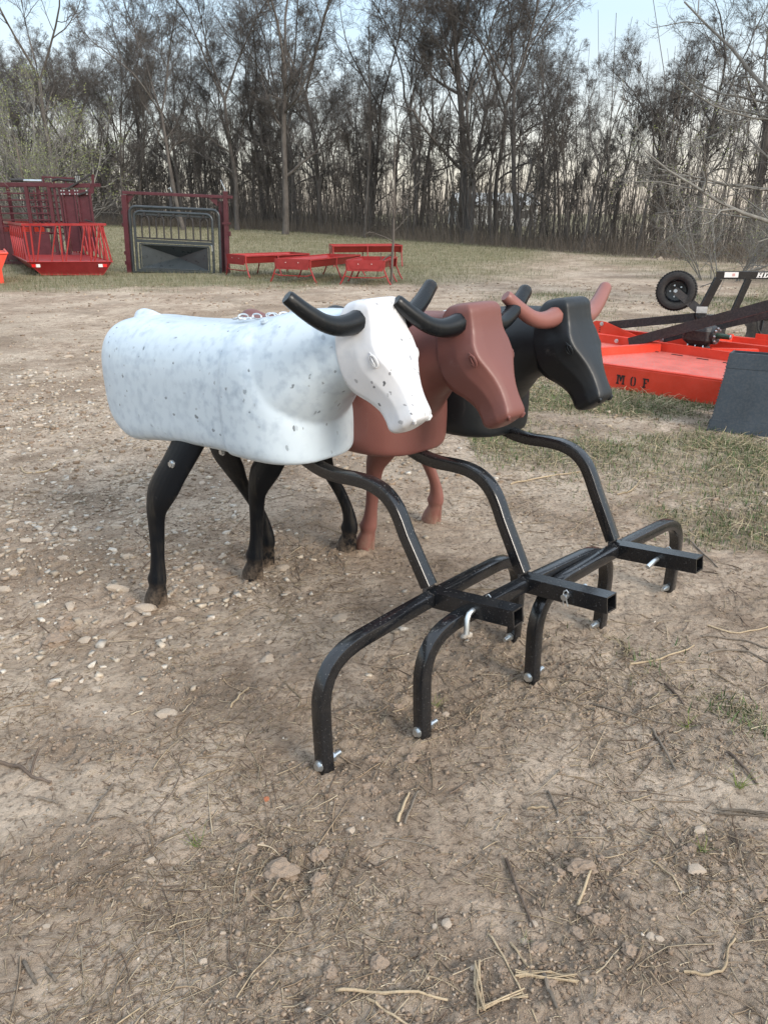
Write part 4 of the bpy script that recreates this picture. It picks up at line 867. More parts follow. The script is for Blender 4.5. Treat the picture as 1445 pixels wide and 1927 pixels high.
trough((-2.10,18.45),(-1.02,20.75),.92,'red steel feed trough second from the gate frame, end panel toward the camera')
trough((-.42,17.75),(-.12,19.4),.84,'red steel feed trough beside the slim sapling')
trough((-1.55,23.6),(.45,23.9),1.1,'red steel feed trough standing behind the others',.56)

# ------------------------------------------------------------------ gray gate hung in a maroon frame
gt = empty('gate_frame', (-6.78,21.55,0), math.atan2(-.25,2.78), label='maroon steel frame holding a dark gray gate with upright bars and a folded sheet panel', cat='cattle gate')
gt.rotation_euler = (0, R(2.4), gt.rotation_euler[2])
GW = 2.68
def pt_(name, a, b, w=.09, h=.09, mat='maroon', par=None, bev=.006): return MB().bar(a, b, w, h, up=(0,1,0)).build(name, M[mat], par or gt, bevel=bev)
pt_('post', (0,0,-.15),(0,0,1.93),.13,.16); pt_('post', (GW-.02,.0,-.05),(GW-.02,0,2.12),.10,.13); pt_('post', (GW-.17,.14,-.05),(GW-.17,.14,1.88),.12,.16); pt_('top_beam', (-.05,0,1.985),(GW+.16,0,1.985),.075,.1)
MB().prism([(.07,0,1.94),(.27,0,1.94),(.07,0,1.72)],(0,0,0),(0,.02,0)).build('corner_gusset', M['maroon'], gt); MB().prism([(GW-.24,0,1.94),(GW-.48,0,1.94),(GW-.24,0,1.75)],(0,0,0),(0,.02,0)).build('corner_gusset', M['maroon'], gt)
for z in (.25,.5,1.2,1.5): MB().box((-.085,0,z),(.05,.10,.09)).build('hinge_lug', M['maroon'], gt)
MB().box((GW-.02,0,1.35),(.17,.17,.05)).build('latch_block', M['maroon'], gt); MB().box((GW+.06,0,1.1),(.05,.06,.12)).build('latch_block', M['maroon'], gt)
def loop(x0, x1, z0, z1, r, y=0, k=5):
    p = [(x0,y,z0)]
    for i in range(k+1): a = R(180-90*i/k); p.append((x0+r+r*math.cos(a), y, z1-r+r*math.sin(a)))
    for i in range(k+1): a = R(90-90*i/k); p.append((x1-r+r*math.cos(a), y, z1-r+r*math.sin(a)))
    return p+[(x1,y,z0)]
g1 = MB().tube(loop(.14,2.50,-.02,1.66,.16,-.10), .036, 10).bar((.14,-.10,.02),(2.50,-.10,.02),.07,.07).build('outer_gate_tube', M['gray_metal'], gt, smooth=True)
g2 = MB().tube(loop(.28,2.34,.06,1.55,.16,-.17), .034, 10).bar((.28,-.17,.09),(2.34,-.17,.09),.06,.07).build('inner_gate_tube', M['gray_metal'], gt, smooth=True)
MB().bar((.3,-.15,1.485),(2.3,-.15,1.485),.04,.04).build('upper_rail', M['gray_metal'], gt)
MB().bar((.28,-.17,.83),(2.34,-.17,.83),.06,.075).build('middle_rail', M['gray_metal'], gt); MB().bar((.28,-.15,.905),(2.34,-.15,.905),.06,.035).build('middle_rail', M['black_flat'], gt)
for i in range(5):
    x = .46+.388*i; MB().tube(loop(x,x+.20,.9,1.44,.09,-.15), .021, 8).build('bar', M['black_flat'], gt, smooth=True)
    MB().box((x+.10,-.16,1.50),(.06,.07,.10)).build('rail_clamp', M['black_flat'], gt)
# folded sheet: four triangles meeting at a point set back
pm_ = Vector((1.31,.14,.44)); c4 = [Vector(v) for v in ((.42,-.19,.17),(2.20,-.19,.17),(2.20,-.19,.74),(.42,-.19,.74))]
for i in range(4):
    a_, b_ = c4[i], c4[(i+1)%4]; MB().prism([a_, b_, pm_],(0,0,0),(0,.008,0)).build('sheet_panel', M['gray_metal'], gt)
for a_, b_ in (((.38,-.19,.15),(2.24,-.19,.15)),((.38,-.19,.76),(2.24,-.19,.76)),((.385,-.19,.17),(.385,-.19,.74)),((2.235,-.19,.17),(2.235,-.19,.74))): pt_('panel_frame', a_, b_, .035, .035, 'gray_metal', bev=0)
MB().tube([(2.31,-.23,.80),(2.33,-.24,.80),(2.335,-.24,.66)],.014,8).build('latch_handle', M['zinc'], gt, smooth=True)
MB().bar((1.22,0,1.94),(1.22,-.02,1.66),.06,.05).tube([(1.21,0,1.72),(1.27,-.02,1.70)],.04,10).build('lift_ram', M['black_flat'], gt); MB().tube([(1.17,0,2.12),(1.22,0,2.15),(1.25,0,2.05)],.014,6).build('hook', M['zinc'], gt, smooth=True); MB().tube([(GW-.14,0,2.38),(GW-.04,0,2.18),(GW-.02,0,2.12)],.012,6).build('hook', M['zinc'], gt, smooth=True)

# ------------------------------------------------------------------ red cradle feeder, left
fd = empty('bale_feeder', (-8.90,20.6,0), .04, label='long red bale feeder with slanting bars above a low pan before the maroon chute', cat='hay feeder')
# local: x across the near end, y away along the length
FWd, FL, Rz, Pz = 1.86, 5.4, 1.22, .33; shx = -.50   # the long axis leans back to the left
def sk(x, y, z): return (x+shx*y, y, z)
MB().prism([(-.16,0,Pz),(FWd+.10,0,Pz),(FWd-.16,0,0),(.14,0,0)],(0,0,0),(0,.012,0)).build('end_panel', M['red'], fd)
MB().prism([sk(-.16,0,Pz),sk(FWd+.10,0,Pz),sk(FWd-.16,0,.03),sk(.14,0,.03)],(0,0,0),(shx*FL,FL,0)).build('pan', M['red'], fd)
for a_, b_ in ((sk(-.16,0,Pz),sk(FWd+.10,0,Pz)),(sk(-.16,0,Pz),sk(-.16,FL,Pz)),(sk(FWd+.10,0,Pz),sk(FWd+.10,FL,Pz))): MB().tube([a_, b_],.022,8).build('pan_rim', M['red'], fd, smooth=True)
rl = [sk(-.12,0,Rz),sk(FWd+.04,0,Rz)]
MB().bar(sk(-.16,0,Rz),sk(FWd+.06,0,Rz),.05,.055).build('top_rail', M['red'], fd); MB().bar(sk(-.14,0,Rz),sk(-.14,FL,Rz),.05,.055).build('top_rail', M['red'], fd); MB().bar(sk(FWd+.04,0,Rz),sk(FWd+.04,FL,Rz),.05,.055).build('top_rail', M['red'], fd); MB().bar(sk(-.14,FL,Rz),sk(FWd+.04,FL,Rz),.05,.055).build('top_rail', M['red'], fd)
def fbar(a, b, r=.019):
    a = Vector(a); b = Vector(b); MB().tube([a, a.lerp(b,.93)+Vector((0,0,.02)), b], r, 7).build('slant_bar', M['red'], fd, smooth=True)
for k in range(5):
    x = .10+k*.36; fbar(sk(x-.02,0,Pz), sk(x+.22,0,Rz-.02)); 
    if k % 2 == 0: fbar(sk(x-.10,0,Pz), sk(x-.06,0,Rz-.02), .024)
fbar(sk(FWd-.02,0,Pz), sk(FWd-.09,0,Rz-.02), .026); fbar(sk(FWd+.10,.05,Pz), sk(FWd-.04,.02,Rz-.02), .022); fbar(sk(-.1,0,Pz), sk(-.12,0,Rz-.02), .026)
for sd_ in (-.14, FWd+.06):
    for k in range(10):
        y = .25+k*.52; fbar(sk(sd_,y,Pz), sk(sd_,y+.42,Rz-.02)); fbar(sk(sd_,y+.5,Pz), sk(sd_,y+.1,Rz-.02))
MB().prism([sk(-.1,3.9,Pz),sk(.9,3.9,Pz),sk(.9,3.9,Rz-.06),sk(-.1,3.9,Rz-.02)],(0,0,0),(0,.012,0)).build('back_sheet', M['orange'], fd)
for x, c in ((-.02,'red_decal'),(.09,'white_decal'),(FWd-.20,'white_decal'),(FWd-.09,'red_decal')): MB().box((x,-.008,.235),(.105,.004,.075)).build('reflector', M[c], fd)
# second feeder cut off by the left edge, nearer
f2 = empty('bunk_feeder', (-8.72,18.3,0), .46, label='orange red feeder end with a curved cut out foot, cut off by the left edge', cat='hay feeder')
MB().prism([(-1.6,0,.62),(.22,0,.62),(.05,0,.30),(.05,0,-.02),(-.12,0,-.02),(-.16,0,.14),(-.25,0,.22),(-.5,0,.24),(-1.6,0,.24)],(0,0,0),(0,2.2,0)).build('pan', M['orange'], f2)
MB().tube([(-1.6,-.01,.64),(.22,-.01,.64)],.022,8).tube([(.22,0,.64),(.22,2.2,.64)],.022,8).build('pan_rim', M['orange'], f2, smooth=True)
MB().prism([(-1.6,.06,.64),(-.10,.06,.64),(-.16,.06,1.66),(-1.6,.06,1.66)],(0,0,0),(0,.012,0)).build('side_sheet', M['orange'], f2)
for a_, b_ in (((.06,0,.64),(-.02,0,1.68)),((.0,.1,.64),(.06,.1,1.68)),((-.10,0,.64),(-.12,0,1.68))): MB().tube([a_, b_],.024,8).build('post', M['orange'], f2, smooth=True)
MB().bar((-1.6,.0,1.70),(.08,0,1.70),.05,.05).build('top_rail', M['orange'], f2)

# ------------------------------------------------------------------ maroon squeeze chute behind the feeder
ch = empty('squeeze_chute', (-10.9,24.2,0), -.03, label='maroon cattle squeeze chute with side bars, sheet doors and black levers behind the red feeder', cat='cattle chute')
def cp(name, a, b, w=.07, h=.07, mat='maroon'): return MB().bar(a, b, w, h, up=(0,1,0)).build(name, M[mat], ch, bevel=.004)
cp('top_beam', (-1.2,0,2.26),(1.32,0,2.26),.10,.10); cp('top_beam', (-1.2,.75,2.26),(2.45,.75,2.26),.10,.10); cp('front_beam', (1.25,0,2.22),(2.45,0,2.22),.10,.13)
for x in (-1.2,-.35,.55,1.22): cp('post', (x,0,0),(x,0,2.24),.09,.09); cp('post', (x,.75,0),(x,.75,2.24),.08,.08)
for x in (1.38,1.52): cp('post', (x,0,.3),(x,0,2.2),.06,.05)
for z in (.95,1.12,1.30,1.48,1.66,1.84,2.02):
    cp('side_bar', (-.35,0,z),(1.2,0,z),.035,.04); cp('side_bar', (-1.2,0,z),(-.85,0,z),.035,.04); cp('side_bar', (.3,.75,z-.05),(1.2,.75,z-.05),.035,.04)
MB().box((-.62,.02,1.5),(.50,.02,1.35)).build('door_sheet', M['maroon'], ch); MB().box((.1,-.02,.55),(1.9,.02,.75)).build('lower_sheet', M['maroon'], ch)
for x in (.75,.92,1.08): cp('upright_bar', (x,.03,.9),(x,.03,2.1),.04,.04)
for x0 in (1.62, 2.06):
    MB().box((x0+.17,.0,1.2),(.30,.02,1.55)).build('head_door', M['maroon'], ch)
    for dx in (0,.36): cp('door_stile', (x0+dx-.01,-.03,.35),(x0+dx-.01,-.03,2.0),.05,.06)
    cp('door_rail', (x0-.02,-.03,1.99),(x0+.37,-.03,1.99),.05,.05)
MB().prism([(1.55,-.06,2.12),(2.30,-.06,2.12),(2.30,-.06,2.02),(2.05,-.06,1.98),(1.55,-.06,1.98)],(0,0,0),(0,.02,0)).build('link_plate', M['maroon'], ch)
for i, x in enumerate((1.60,1.68,1.84,2.00,2.08,2.34)): 
    for z in (2.09,2.0): q = MB(); bolt_shape(q, (x,-.075,z), (0,-1,0), L=.01, hexr=.016); q.build('bolt', M['zinc'], ch, smooth=True)
cp('lever', (1.80,-.10,2.13),(2.55,-.12,2.52),.05,.055,'black_flat'); cp('lever', (2.10,-.10,1.98),(2.40,-.1,2.06),.05,.05,'black_flat')
MB().prism([(2.38,-.03,2.0),(2.52,-.03,2.02),(2.60,-.03,2.52),(2.52,-.03,2.52),(2.50,-.03,2.25),(2.36,-.03,2.10)],(0,0,0),(0,.03,0)).build('lever_bracket', M['maroon'], ch)
cp('upper_rail', (1.02,.1,2.46),(1.95,.1,2.42),.045,.045); 
for x in (1.05,1.35,1.7): cp('riser', (x,.1,2.26),(x,.1,2.46),.04,.04)
MB().tube([(.15,0,2.37),(.52,0,2.37)],.045,10).build('cylinder_body', M['black_flat'], ch, smooth=True); MB().tube([(.50,0,2.36),(1.05,0,2.35)],.036,10).build('cylinder_rod', M['zinc'], ch, smooth=True)
MB().tube([(1.3,.1,2.36),(1.5,.1,2.40),(1.7,.1,2.37),(1.95,.1,2.36)],.04,8).build('valve_block', M['black_flat'], ch)
for x in (2.02,2.07,2.12): cp('valve_lever', (x,.08,2.3),(x,.08,2.48),.018,.018,'zinc')
cp('floor_beam', (-1.2,0,.1),(2.4,0,.1),.1,.15); MB().tube([(2.2,-.1,1.3),(2.4,-.12,1.25),(2.5,-.12,1.0)],.02,8).build('hose', M['hose'], ch, smooth=True)
tag(MB().tube([(0,0,0),(-.05,0,1.9),(-.16,0,3.7)],.024,8).build('metal_pole', M['stem'], None, smooth=True), 'thin dark pole rising behind the squeeze chute', 'pole').location = (-11.3,26.5,0)

# ------------------------------------------------------------------ stones
def rock_mesh(seed, flat=.6):
    r = np.random.default_rng(seed); bm = bmesh.new(); bmesh.ops.create_icosphere(bm, subdivisions=2, radius=1)
    for v in bm.verts:
        v.co *= 1+.10*r.normal()
    for k in range(9):
        n = Vector(unit(r.normal(size=3))); d = r.uniform(.55,.85)
        for v in bm.verts:
            q = v.co.dot(n)
            if q > d: v.co -= n*(q-d)
    for v in bm.verts: v.co.z *= flat
    me = bpy.data.meshes.new('rock'); bm.to_mesh(me); bm.free(); me.update(); return me
ROCK = [rock_mesh(50+i, (.5,.65,.4,.75,.55)[i%5]) for i in range(10)]; ROCKM = {}
def clod_mesh(seed):
    r = np.random.default_rng(seed); bm = bmesh.new(); bmesh.ops.create_icosphere(bm, subdivisions=3, radius=1)
    o = r.uniform(0,50,3)
    for v in bm.verts:
        c = v.co.copy(); d = 0
        for f_, a_ in ((1.6,.30),(3.7,.20),(8.5,.12)): d += a_*float(perlin(np.array(c.x*f_+o[0]+c.z*2.1), np.array(c.y*f_+o[1]-c.z*1.7*f_)))*2
        v.co = c*(1+d); v.co.z *= .62
    me = bpy.data.meshes.new('clod'); bm.to_mesh(me); bm.free(); return me
CLODM = [clod_mesh(70+i) for i in range(5)]
def rock(i, x, y, s, mat, rz, asp=1., label=None, group=None, name='stone', cat='stone'):
    k = (i % 10, mat)
    if k not in ROCKM: ROCKM[k] = matd(CLODM[i % 5] if mat == 'brownstone' else ROCK[i % 10], M[mat])
    o = bpy.data.objects.new(name, ROCKM[k]); COL.objects.link(o); o.location = (x, y, float(hgt(x, y))+s*.10); o.scale = (s*asp, s/asp, s); o.rotation_euler = (random.uniform(-.15,.15), random.uniform(-.15,.15), rz)
    return tag(o, label, cat, group)
def gp(px, py):
    cy = math.cos(PITCH); sy = math.sin(PITCH); dx = px-722.5; dy = 1450*cy+(963.5-py)*sy; dz = -1450*sy+(963.5-py)*cy; t = 1.5/-dz; return dx*t, dy*t, 1450*t
NS = [ # px, py, half width in px, aspect, material, label
 (280,1152,25,1.35,'limestone','flat pale stone touching the hoof of the white steer near leg'),
 (400,1115,17,1.2,'limestone','pale angular stone lying between the two black front hooves'),
 (638,1167,18,1.1,'limestone','rounded cream stone beside the bent leg of the nearest tow frame'),
 (105,1210,24,1.1,'brownstone','large brown clod at the left edge beside two pale stones'),
 (162,1207,14,1.1,'limestone','pale pointed stone right of the large brown clod'),
 (315,1345,22,1.35,'limestone','flat pale stone with dark twigs poking from under it'),
 (222,1114,20,1.5,'limestone','long pale stone left of the nearest black hoof'),
 (505,1002,17,1.7,'limestone','long white stone behind the ankle of the second black leg'),
 (661,1562,12,1.0,'limestone','round gray pebble at the edge of the churned clods'),
 (985,1775,12,1.1,'limestone','white chip of stone left of the long split straw'),
 (842,1742,13,1.0,'limestone','gray stone beside a smaller round pebble in the foreground'),
 (817,1747,8,1.0,'limestone','small round pebble touching a larger gray stone'),
 (500,1504,8,1.1,'rust','orange rust coloured chip in the churned dirt'),
 (528,1640,32,1.2,'brownstone','largest broken clod of dirt in the foreground'),
 (600,1610,18,1.1,'brownstone','broken clod above and right of the largest clod'),
 (1310,1640,20,1.3,'limestone','flat broken stone lying at the right of the foreground'),
 (419,1752,7,1.2,'limestone','small white chip alone on bare dirt at lower left'),
 (88,1743,9,1.3,'limestone','small tan pebble near the left edge of the foreground'),
 (283,1618,15,1.2,'limestone','crumbly pale stone in the left foreground'),
 (382,1810,12,1.2,'limestone','pale gray stone beside a knot of twigs, bottom left'),
 (893,1825,10,1.1,'limestone','upright pale chip near the bundle of straw at the bottom'),
 (1092,1643,26,1.3,'brownstone','dark clod at the centre of the churned patch at the right'),
 (1222,1772,11,1.1,'limestone','pale stone next to a gray one in the right foreground'),
 (1240,1775,10,1.2,'limestone','gray stone touching a pale one in the right foreground'),
 (1318,1561,14,1.2,'limestone','pale stone set in the dirt near the right edge'),
 (1003,1745,10,1.1,'limestone','tiny pale chip under the long straw'),
 (127,1298,10,1.1,'limestone','round pale pebble left of a tan one in the left dirt'),
 (183,1296,12,1.2,'limestone','tan stone right of a round pebble in the left dirt'),
 (183,1280,9,1.2,'limestone','small tan chip just above another tan stone'),
 (222,987,12,1.3,'limestone','pale stone above the darker clump left of the black leg'),
 (140,1018,11,1.4,'limestone','flat pale stone in the left middle ground beside two chips'),
 (240,1050,12,1.5,'limestone','flat pale stone half sunk left of the black shin'),
 (50,1020,14,1.4,'limestone','broad pale stone near the left edge, level with the knees'),
 (12,1113,14,1.3,'limestone','pale stone cut by the left edge, level with the fetlocks'),
 (122,1050,12,1.3,'limestone','pale angular stone in the gravelly patch left of the steer'),
 (130,672,10,1.0,'limestone','tall tan stone standing in the gravel band at the left'),
 (88,703,7,1.0,'limestone','tan stone left of the gravel band'),
 (63,722,7,1.0,'limestone','upright tan stone at the left end of the gravel band'),
 (1242,492,8,1.0,'limestone','pale lump of stone by the brush behind the black wheel'),
 (395,1168,9,1.3,'limestone','small pale stone below the angular stone between the hooves'),
 (745,1330,13,1.2,'brownstone','flat brown clod left of the second tow frame foot'),
 (838,1345,9,1.2,'limestone','small pale stone right of the second tow frame foot'),
]
for i, (px, py, hwp, asp, mt, lb) in enumerate(NS):
    x, y, dpt = gp(px, py); s = hwp*dpt/1450/1.05; rock(i, x, y, s/asp**.5, mt, random.uniform(-.3,.3), asp, lb, 'loose stones and clods on the dirt', 'clod' if mt == 'brownstone' else 'stone', 'clod' if mt == 'brownstone' else 'stone')
r_s = np.random.default_rng(88); k = 0
while k < 200:
    rr = math.exp(r_s.uniform(math.log(2.3), math.log(8.5))); a = r_s.uniform(-.62,.15); x, y = rr*math.sin(a), rr*math.cos(a)
    if r_s.random() > gravelmask(np.array(x), np.array(y))*1.3+.02: continue
    s = .011+.017*r_s.random()**2.2; rock(int(r_s.integers(0,10)), x, y, s*(1+.05*rr), 'limestone' if r_s.random() < .85 else 'brownstone', r_s.random()*6, 1+.4*r_s.random(), 'pale limestone fragment scattered on the gravelly dirt at the left', 'limestone fragments on the dirt at the left'); k += 1
k = 0
while k < 70:
    c_ = CLODS[int(r_s.integers(0, 7))]; x = c_[0]+r_s.normal(0, c_[2]*.7); y = c_[1]+r_s.normal(0, c_[3]*.7)
    if y < .95: continue
    s = .006+.013*r_s.random()**2; rock(int(r_s.integers(0,10)), x, y, s, 'brownstone', r_s.random()*6, 1+.3*r_s.random(), 'small brown clod in the churned dirt of the foreground', 'small clods in the churned foreground', 'clod', 'clod'); k += 1
# gravel and crumbs of dirt: uncountable
ico = bmesh.new(); bmesh.ops.create_cube(ico, size=1.3); bmesh.ops.triangulate(ico, faces=ico.faces); icoV = np.array([v.co for v in ico.verts]); icoF = np.array([[v.index for v in f.verts] for f in ico.faces]); ico.free()
def crumbs(name, n, seed, maskf, smin, smax, pw, cols, label, cat, r0=.9, r1=13, flat=(.45,.8), base=0.):
    r = np.random.default_rng(seed); m = n*12; rr = np.exp(r.uniform(math.log(r0), math.log(r1), m)); a = r.uniform(-.68,.68,m); x = rr*np.sin(a); y = rr*np.cos(a)
    kp = r.random(m) < np.clip(maskf(x, y)+base, 0, 1); x, y, rr = x[kp][:n], y[kp][:n], rr[kp][:n]; n = len(x)
    s = (smin+(smax-smin)*r.random(n)**pw)*(1+.07*rr); z = hgt(x, y)+s*.15
    sc = np.c_[s*r.uniform(.8,1.35,n), s*r.uniform(.6,1,n), s*r.uniform(*flat,n)]; V = icoV[None]*(1+.30*r.normal(size=(n,len(icoV),1))).clip(.45,1.6)*sc[:,None]
    th = r.random(n)*6.28; c, q = np.cos(th)[:,None], np.sin(th)[:,None]; V = np.stack([V[...,0]*c-V[...,1]*q, V[...,0]*q+V[...,1]*c, V[...,2]], -1)+np.c_[x,y,z][:,None]
    Fc = icoF[None]+(np.arange(n)*len(icoV))[:,None,None]; C = np.array(cols)[r.integers(0,len(cols),n)]*r.uniform(.75,1.2,(n,1))
    return link(name, npmesh(name, V.reshape(-1,3), Fc.reshape(-1,3), False, {'col': np.repeat(C, len(icoV), 0)}), M['stone'], kind='stuff', label=label, cat=cat)
crumbs('gravel', 4800, 1, gravelmask, .004, .017, 2.2, [(.50,.43,.34),(.42,.35,.27),(.33,.26,.2),(.55,.50,.43)], 'pale gravel scattered over the dirt at the left', 'gravel', 2.2, 12)
crumbs('dirt_crumbs', 20000, 2, clodmask, .0014, .0062, 3.5, [(.26,.19,.135),(.34,.26,.19),(.21,.15,.105),(.38,.30,.225)], 'brown crumbs of churned dirt on the ground', 'dirt', .95, 7, (.6,1), .06)
crumbs('far_clods', 7000, 4, lambda x, y: np.clip(.35+1.2*fbm(x+70, y, .5, 3), .03, 1), .005, .017, 2.5, [(.30,.22,.155),(.22,.16,.11),(.38,.30,.22),(.46,.38,.29)], 'clods and chips strewn over the trampled dirt farther off', 'dirt', 4.2, 19)
crumbs('pebbles', 1300, 3, lambda x, y: .25+0*x, .0015, .006, 4, [(.45,.38,.30),(.38,.31,.24),(.55,.48,.40)], 'small pale pebbles sprinkled over the dirt', 'pebbles', 1.0, 9)

# ------------------------------------------------------------------ dead stalks one can pick out
def stalk(pts, wpx, label, mat='stem', name='dead_stalk', fork=None, cat='stalk'):
    P = []
    for j, (px, py) in enumerate(pts):
        x, y, d = gp(px, py); P.append((x, y, d))
    r = wpx*P[0][2]/1450/2; Q = interp_rows([(x, y) for x, y, _ in P], 4)
    R3 = [(q[0], q[1], float(hgt(q[0], q[1]))+r*.8+.004*math.sin(i*.9)**2) for i, q in enumerate(Q)]
    b = MB().tube(R3, [r*(1-.4*i/len(R3)) for i in range(len(R3))], 7)
    if fork:
        Q2 = [gp(*p) for p in fork]; b.tube([(x, y, float(hgt(x,y))+r+.012*i) for i, (x,y,_) in enumerate(Q2)], r*.6, 6)
    return tag(b.build(name, M[mat], None, smooth=True), label, cat, 'dead stalks and twigs on the dirt')
M['straw'] = bark('dry_straw', (.24,.18,.115), (.42,.335,.225)); M['twig'] = bark('gray_twig', (.07,.052,.04), (.15,.115,.09))
ST = [
 ([(-20,1436),(30,1442),(60,1462),(98,1475)],9,'dark broken branch entering at the left edge of the foreground','twig',[(58,1462),(66,1440),(78,1425)]),
 ([(165,1553),(185,1520),(215,1477)],6,'tan stalk slanting up to the right in the left foreground','stem',None),
 ([(72,1503),(95,1508),(112,1514)],6,'short gray stalk below the dark broken branch','stem',None),
 ([(952,1618),(975,1680),(1003,1752)],8,'long dark split stalk pointing down and right near the bottom','twig',None),
 ([(1085,1713),(1098,1680),(1115,1640)],8,'thick pale stalk sticking out of the churned clod','straw',None),
 ([(1284,1838),(1330,1843),(1362,1825),(1368,1790),(1382,1770)],7,'curved pale stalk like a hook at the lower right','straw',None),
 ([(632,1863),(720,1869),(842,1884)],8,'pale straight stalk lying level at the bottom centre','straw',None),
 ([(690,1878),(730,1905),(775,1932)],7,'pale stalk running off the bottom edge','straw',None),
 ([(1022,1842),(1032,1870),(1048,1907)],11,'short thick stub of stalk near the bottom','stem',None),
 ([(918,1757),(960,1830),(1010,1925)],5,'long thin straw running to the bottom edge','straw',None),
 ([(960,1776),(978,1805),(993,1832)],6,'pale straw right of the long thin one','straw',None),
 ([(1225,1622),(1255,1648),(1285,1682)],5,'thin straw slanting down right of the churned clod','straw',None),
 ([(1112,1322),(1170,1340),(1262,1362)],5,'long thin brown stalk right of the third frame foot','stem',None),
 ([(1185,1252),(1240,1243),(1305,1218)],5,'long pale stalk slanting up right of the tow frames','straw',None),
 ([(1368,1412),(1395,1440),(1425,1475)],7,'dark stalk near the right edge','twig',None),
 ([(1250,1290),(1270,1310),(1287,1332)],6,'short dark stalk among straws at the right','twig',None),
 ([(1228,1370),(1245,1400),(1272,1450)],6,'bent brown stalk in the right middle dirt','stem',None),
 ([(1030,1490),(1045,1520),(1050,1540)],5,'short stalk below the frames at the right','stem',None),
 ([(748,1545),(758,1520),(770,1493)],8,'tan stub of stalk beneath the nearest tow frame','straw',None),
 ([(762,1548),(775,1515),(785,1492)],6,'second tan stub crossing beside the first beneath the tow frame','stem',None),
 ([(722,1578),(775,1584),(825,1598)],4,'thin brown twig in the centre foreground','stem',None),
 ([(992,1522),(1012,1521),(1030,1524)],6,'short pale peg of stalk lying level','straw',None),
 ([(435,1335),(452,1315),(468,1296)],5,'pale stalk in the dirt left of the tow frame','straw',None),
 ([(48,1815),(58,1835),(72,1860)],10,'thick split gray stalk at the lower left','stem',None),
 ([(90,1828),(98,1840),(110,1856)],9,'second split gray stalk at the lower left','stem',None),
 ([(332,1752),(338,1765),(342,1782)],5,'small upright splinter in the left foreground','stem',None),
 ([(1365,800),(1395,812),(1450,835)],3,'thin stalk in the grass below the slate bucket','stem',None),
 ([(960,912),(1000,905),(1090,888)],4,'long pale twig behind the second frame','straw',None),
 ([(1160,932),(1185,925),(1203,905)],4,'bent pale straw right of the third shaft','straw',None),
 ([(40,880),(52,892),(90,884),(108,872)],4,'curved pale straw on the dirt left of the steer','straw',None),
 ([(1290,1010),(1320,1040),(1350,1070)],4,'brown stalk beside the far frame foot','stem',None),
 ([(1330,1180),(1390,1195),(1450,1180)],4,'bundle stalk of pale stems lying near the right edge','straw',None),
 ([(1320,1200),(1380,1205),(1450,1225)],5,'brown stem crossing the pale ones near the right edge','stem',None),
 ([(1330,1232),(1390,1228),(1450,1250)],6,'thick brown stem at the right edge','stem',None),
]
for pts, w, lb, mt, fk_ in ST: stalk(pts, w*.85, lb, mt, fork=fk_)
for n_, (cx_, cy_, ex_, ey_, lb_) in enumerate(((905,1900,985,1872,'bundle of pale dry reeds lying flat at the bottom'),(897,1820,903,1905,'upright bundle of pale reeds at the bottom centre'),(970,1838,1080,1852,'knotted twist of dry reeds near the bottom'),(1350,1528,1450,1535,'dark bundle of stems at the right edge of the foreground'))):
    b = MB(); rr = random.Random(n_)
    for k in range(9):
        a = gp(cx_+rr.uniform(-6,6), cy_+rr.uniform(-6,6)); c = gp((cx_+ex_)/2+rr.uniform(-9,9), (cy_+ey_)/2+rr.uniform(-9,9)); e_ = gp(ex_+rr.uniform(-9,9), ey_+rr.uniform(-9,9))
        b.tube([(x, y, float(hgt(x,y))+.003+.0012*k) for x, y, _ in (a, c, e_)], .0016, 5)
    tag(b.build('reed_bundle', M['straw' if n_ < 3 else 'stem'], None, smooth=True), lb_, 'dry reeds')

# ------------------------------------------------------------------ straw litter and grass, uncountable
def ribbons(name, x, y, L, w, az, tilt, lift, cols, mat, label, cat, seed, k=4, bend=.5, taper=.3, tri=True):
    r = np.random.default_rng(seed); n = len(x); P = np.zeros((n,k,3)); cur = r.normal(0,bend,n); st = L/(k-1)
    P[:,0] = np.c_[x, y, hgt(x, y)+lift]; h = az.copy(); el = tilt.copy()
    for i in range(1, k):
        d = np.c_[np.cos(h)*np.cos(el), np.sin(h)*np.cos(el), np.sin(el)]; P[:,i] = P[:,i-1]+d*st[:,None]; h = h+cur/(k-1); el = el-np.where(tilt > .4, .28, 0)*r.random(n)
    low = tilt <= .4
    zz = hgt(P[low,:,0].ravel(), P[low,:,1].ravel()).reshape(-1,k); P[low,:,2] = zz+(lift if np.isscalar(lift) else lift[low])[...,None]*np.ones((1,k)) if not np.isscalar(lift) else zz+lift
    if tri: V, Fc = tubes([(P, w[:,None]*np.linspace(1,taper,k)[None], 3)]); per = 3*k
    else:
        sd = np.c_[-np.sin(az), np.cos(az), 0*az]; V = np.stack([P-sd[:,None]*(w[:,None]*np.linspace(1,.08,k)[None])[...,None], P+sd[:,None]*(w[:,None]*np.linspace(1,.08,k)[None])[...,None]], 2).reshape(-1,3)
        b = (np.arange(n)[:,None]*k+np.arange(k-1)[None])*2; Fc = np.stack([b, b+1, b+3, b+2], -1).reshape(-1,4); per = 2*k
    C = np.array(cols)[r.integers(0,len(cols),n)]*r.uniform(.7,1.2,(n,1))
    return link(name, npmesh(name, V, Fc, False, {'col': np.repeat(C, per, 0)}), M[mat], kind='stuff', label=label, cat=cat)
def polar(n, seed, r0, r1, amax=.66, mask=None):
    r = np.random.default_rng(seed); m = n*(14 if mask else 1); rr = np.exp(r.uniform(math.log(r0), math.log(r1), m)); a = r.uniform(-amax,amax,m); x, y = rr*np.sin(a), rr*np.cos(a)
    if mask: kp = r.random(m) < mask(x, y); x, y, rr = x[kp][:n], y[kp][:n], rr[kp][:n]
    return x, y, rr, r
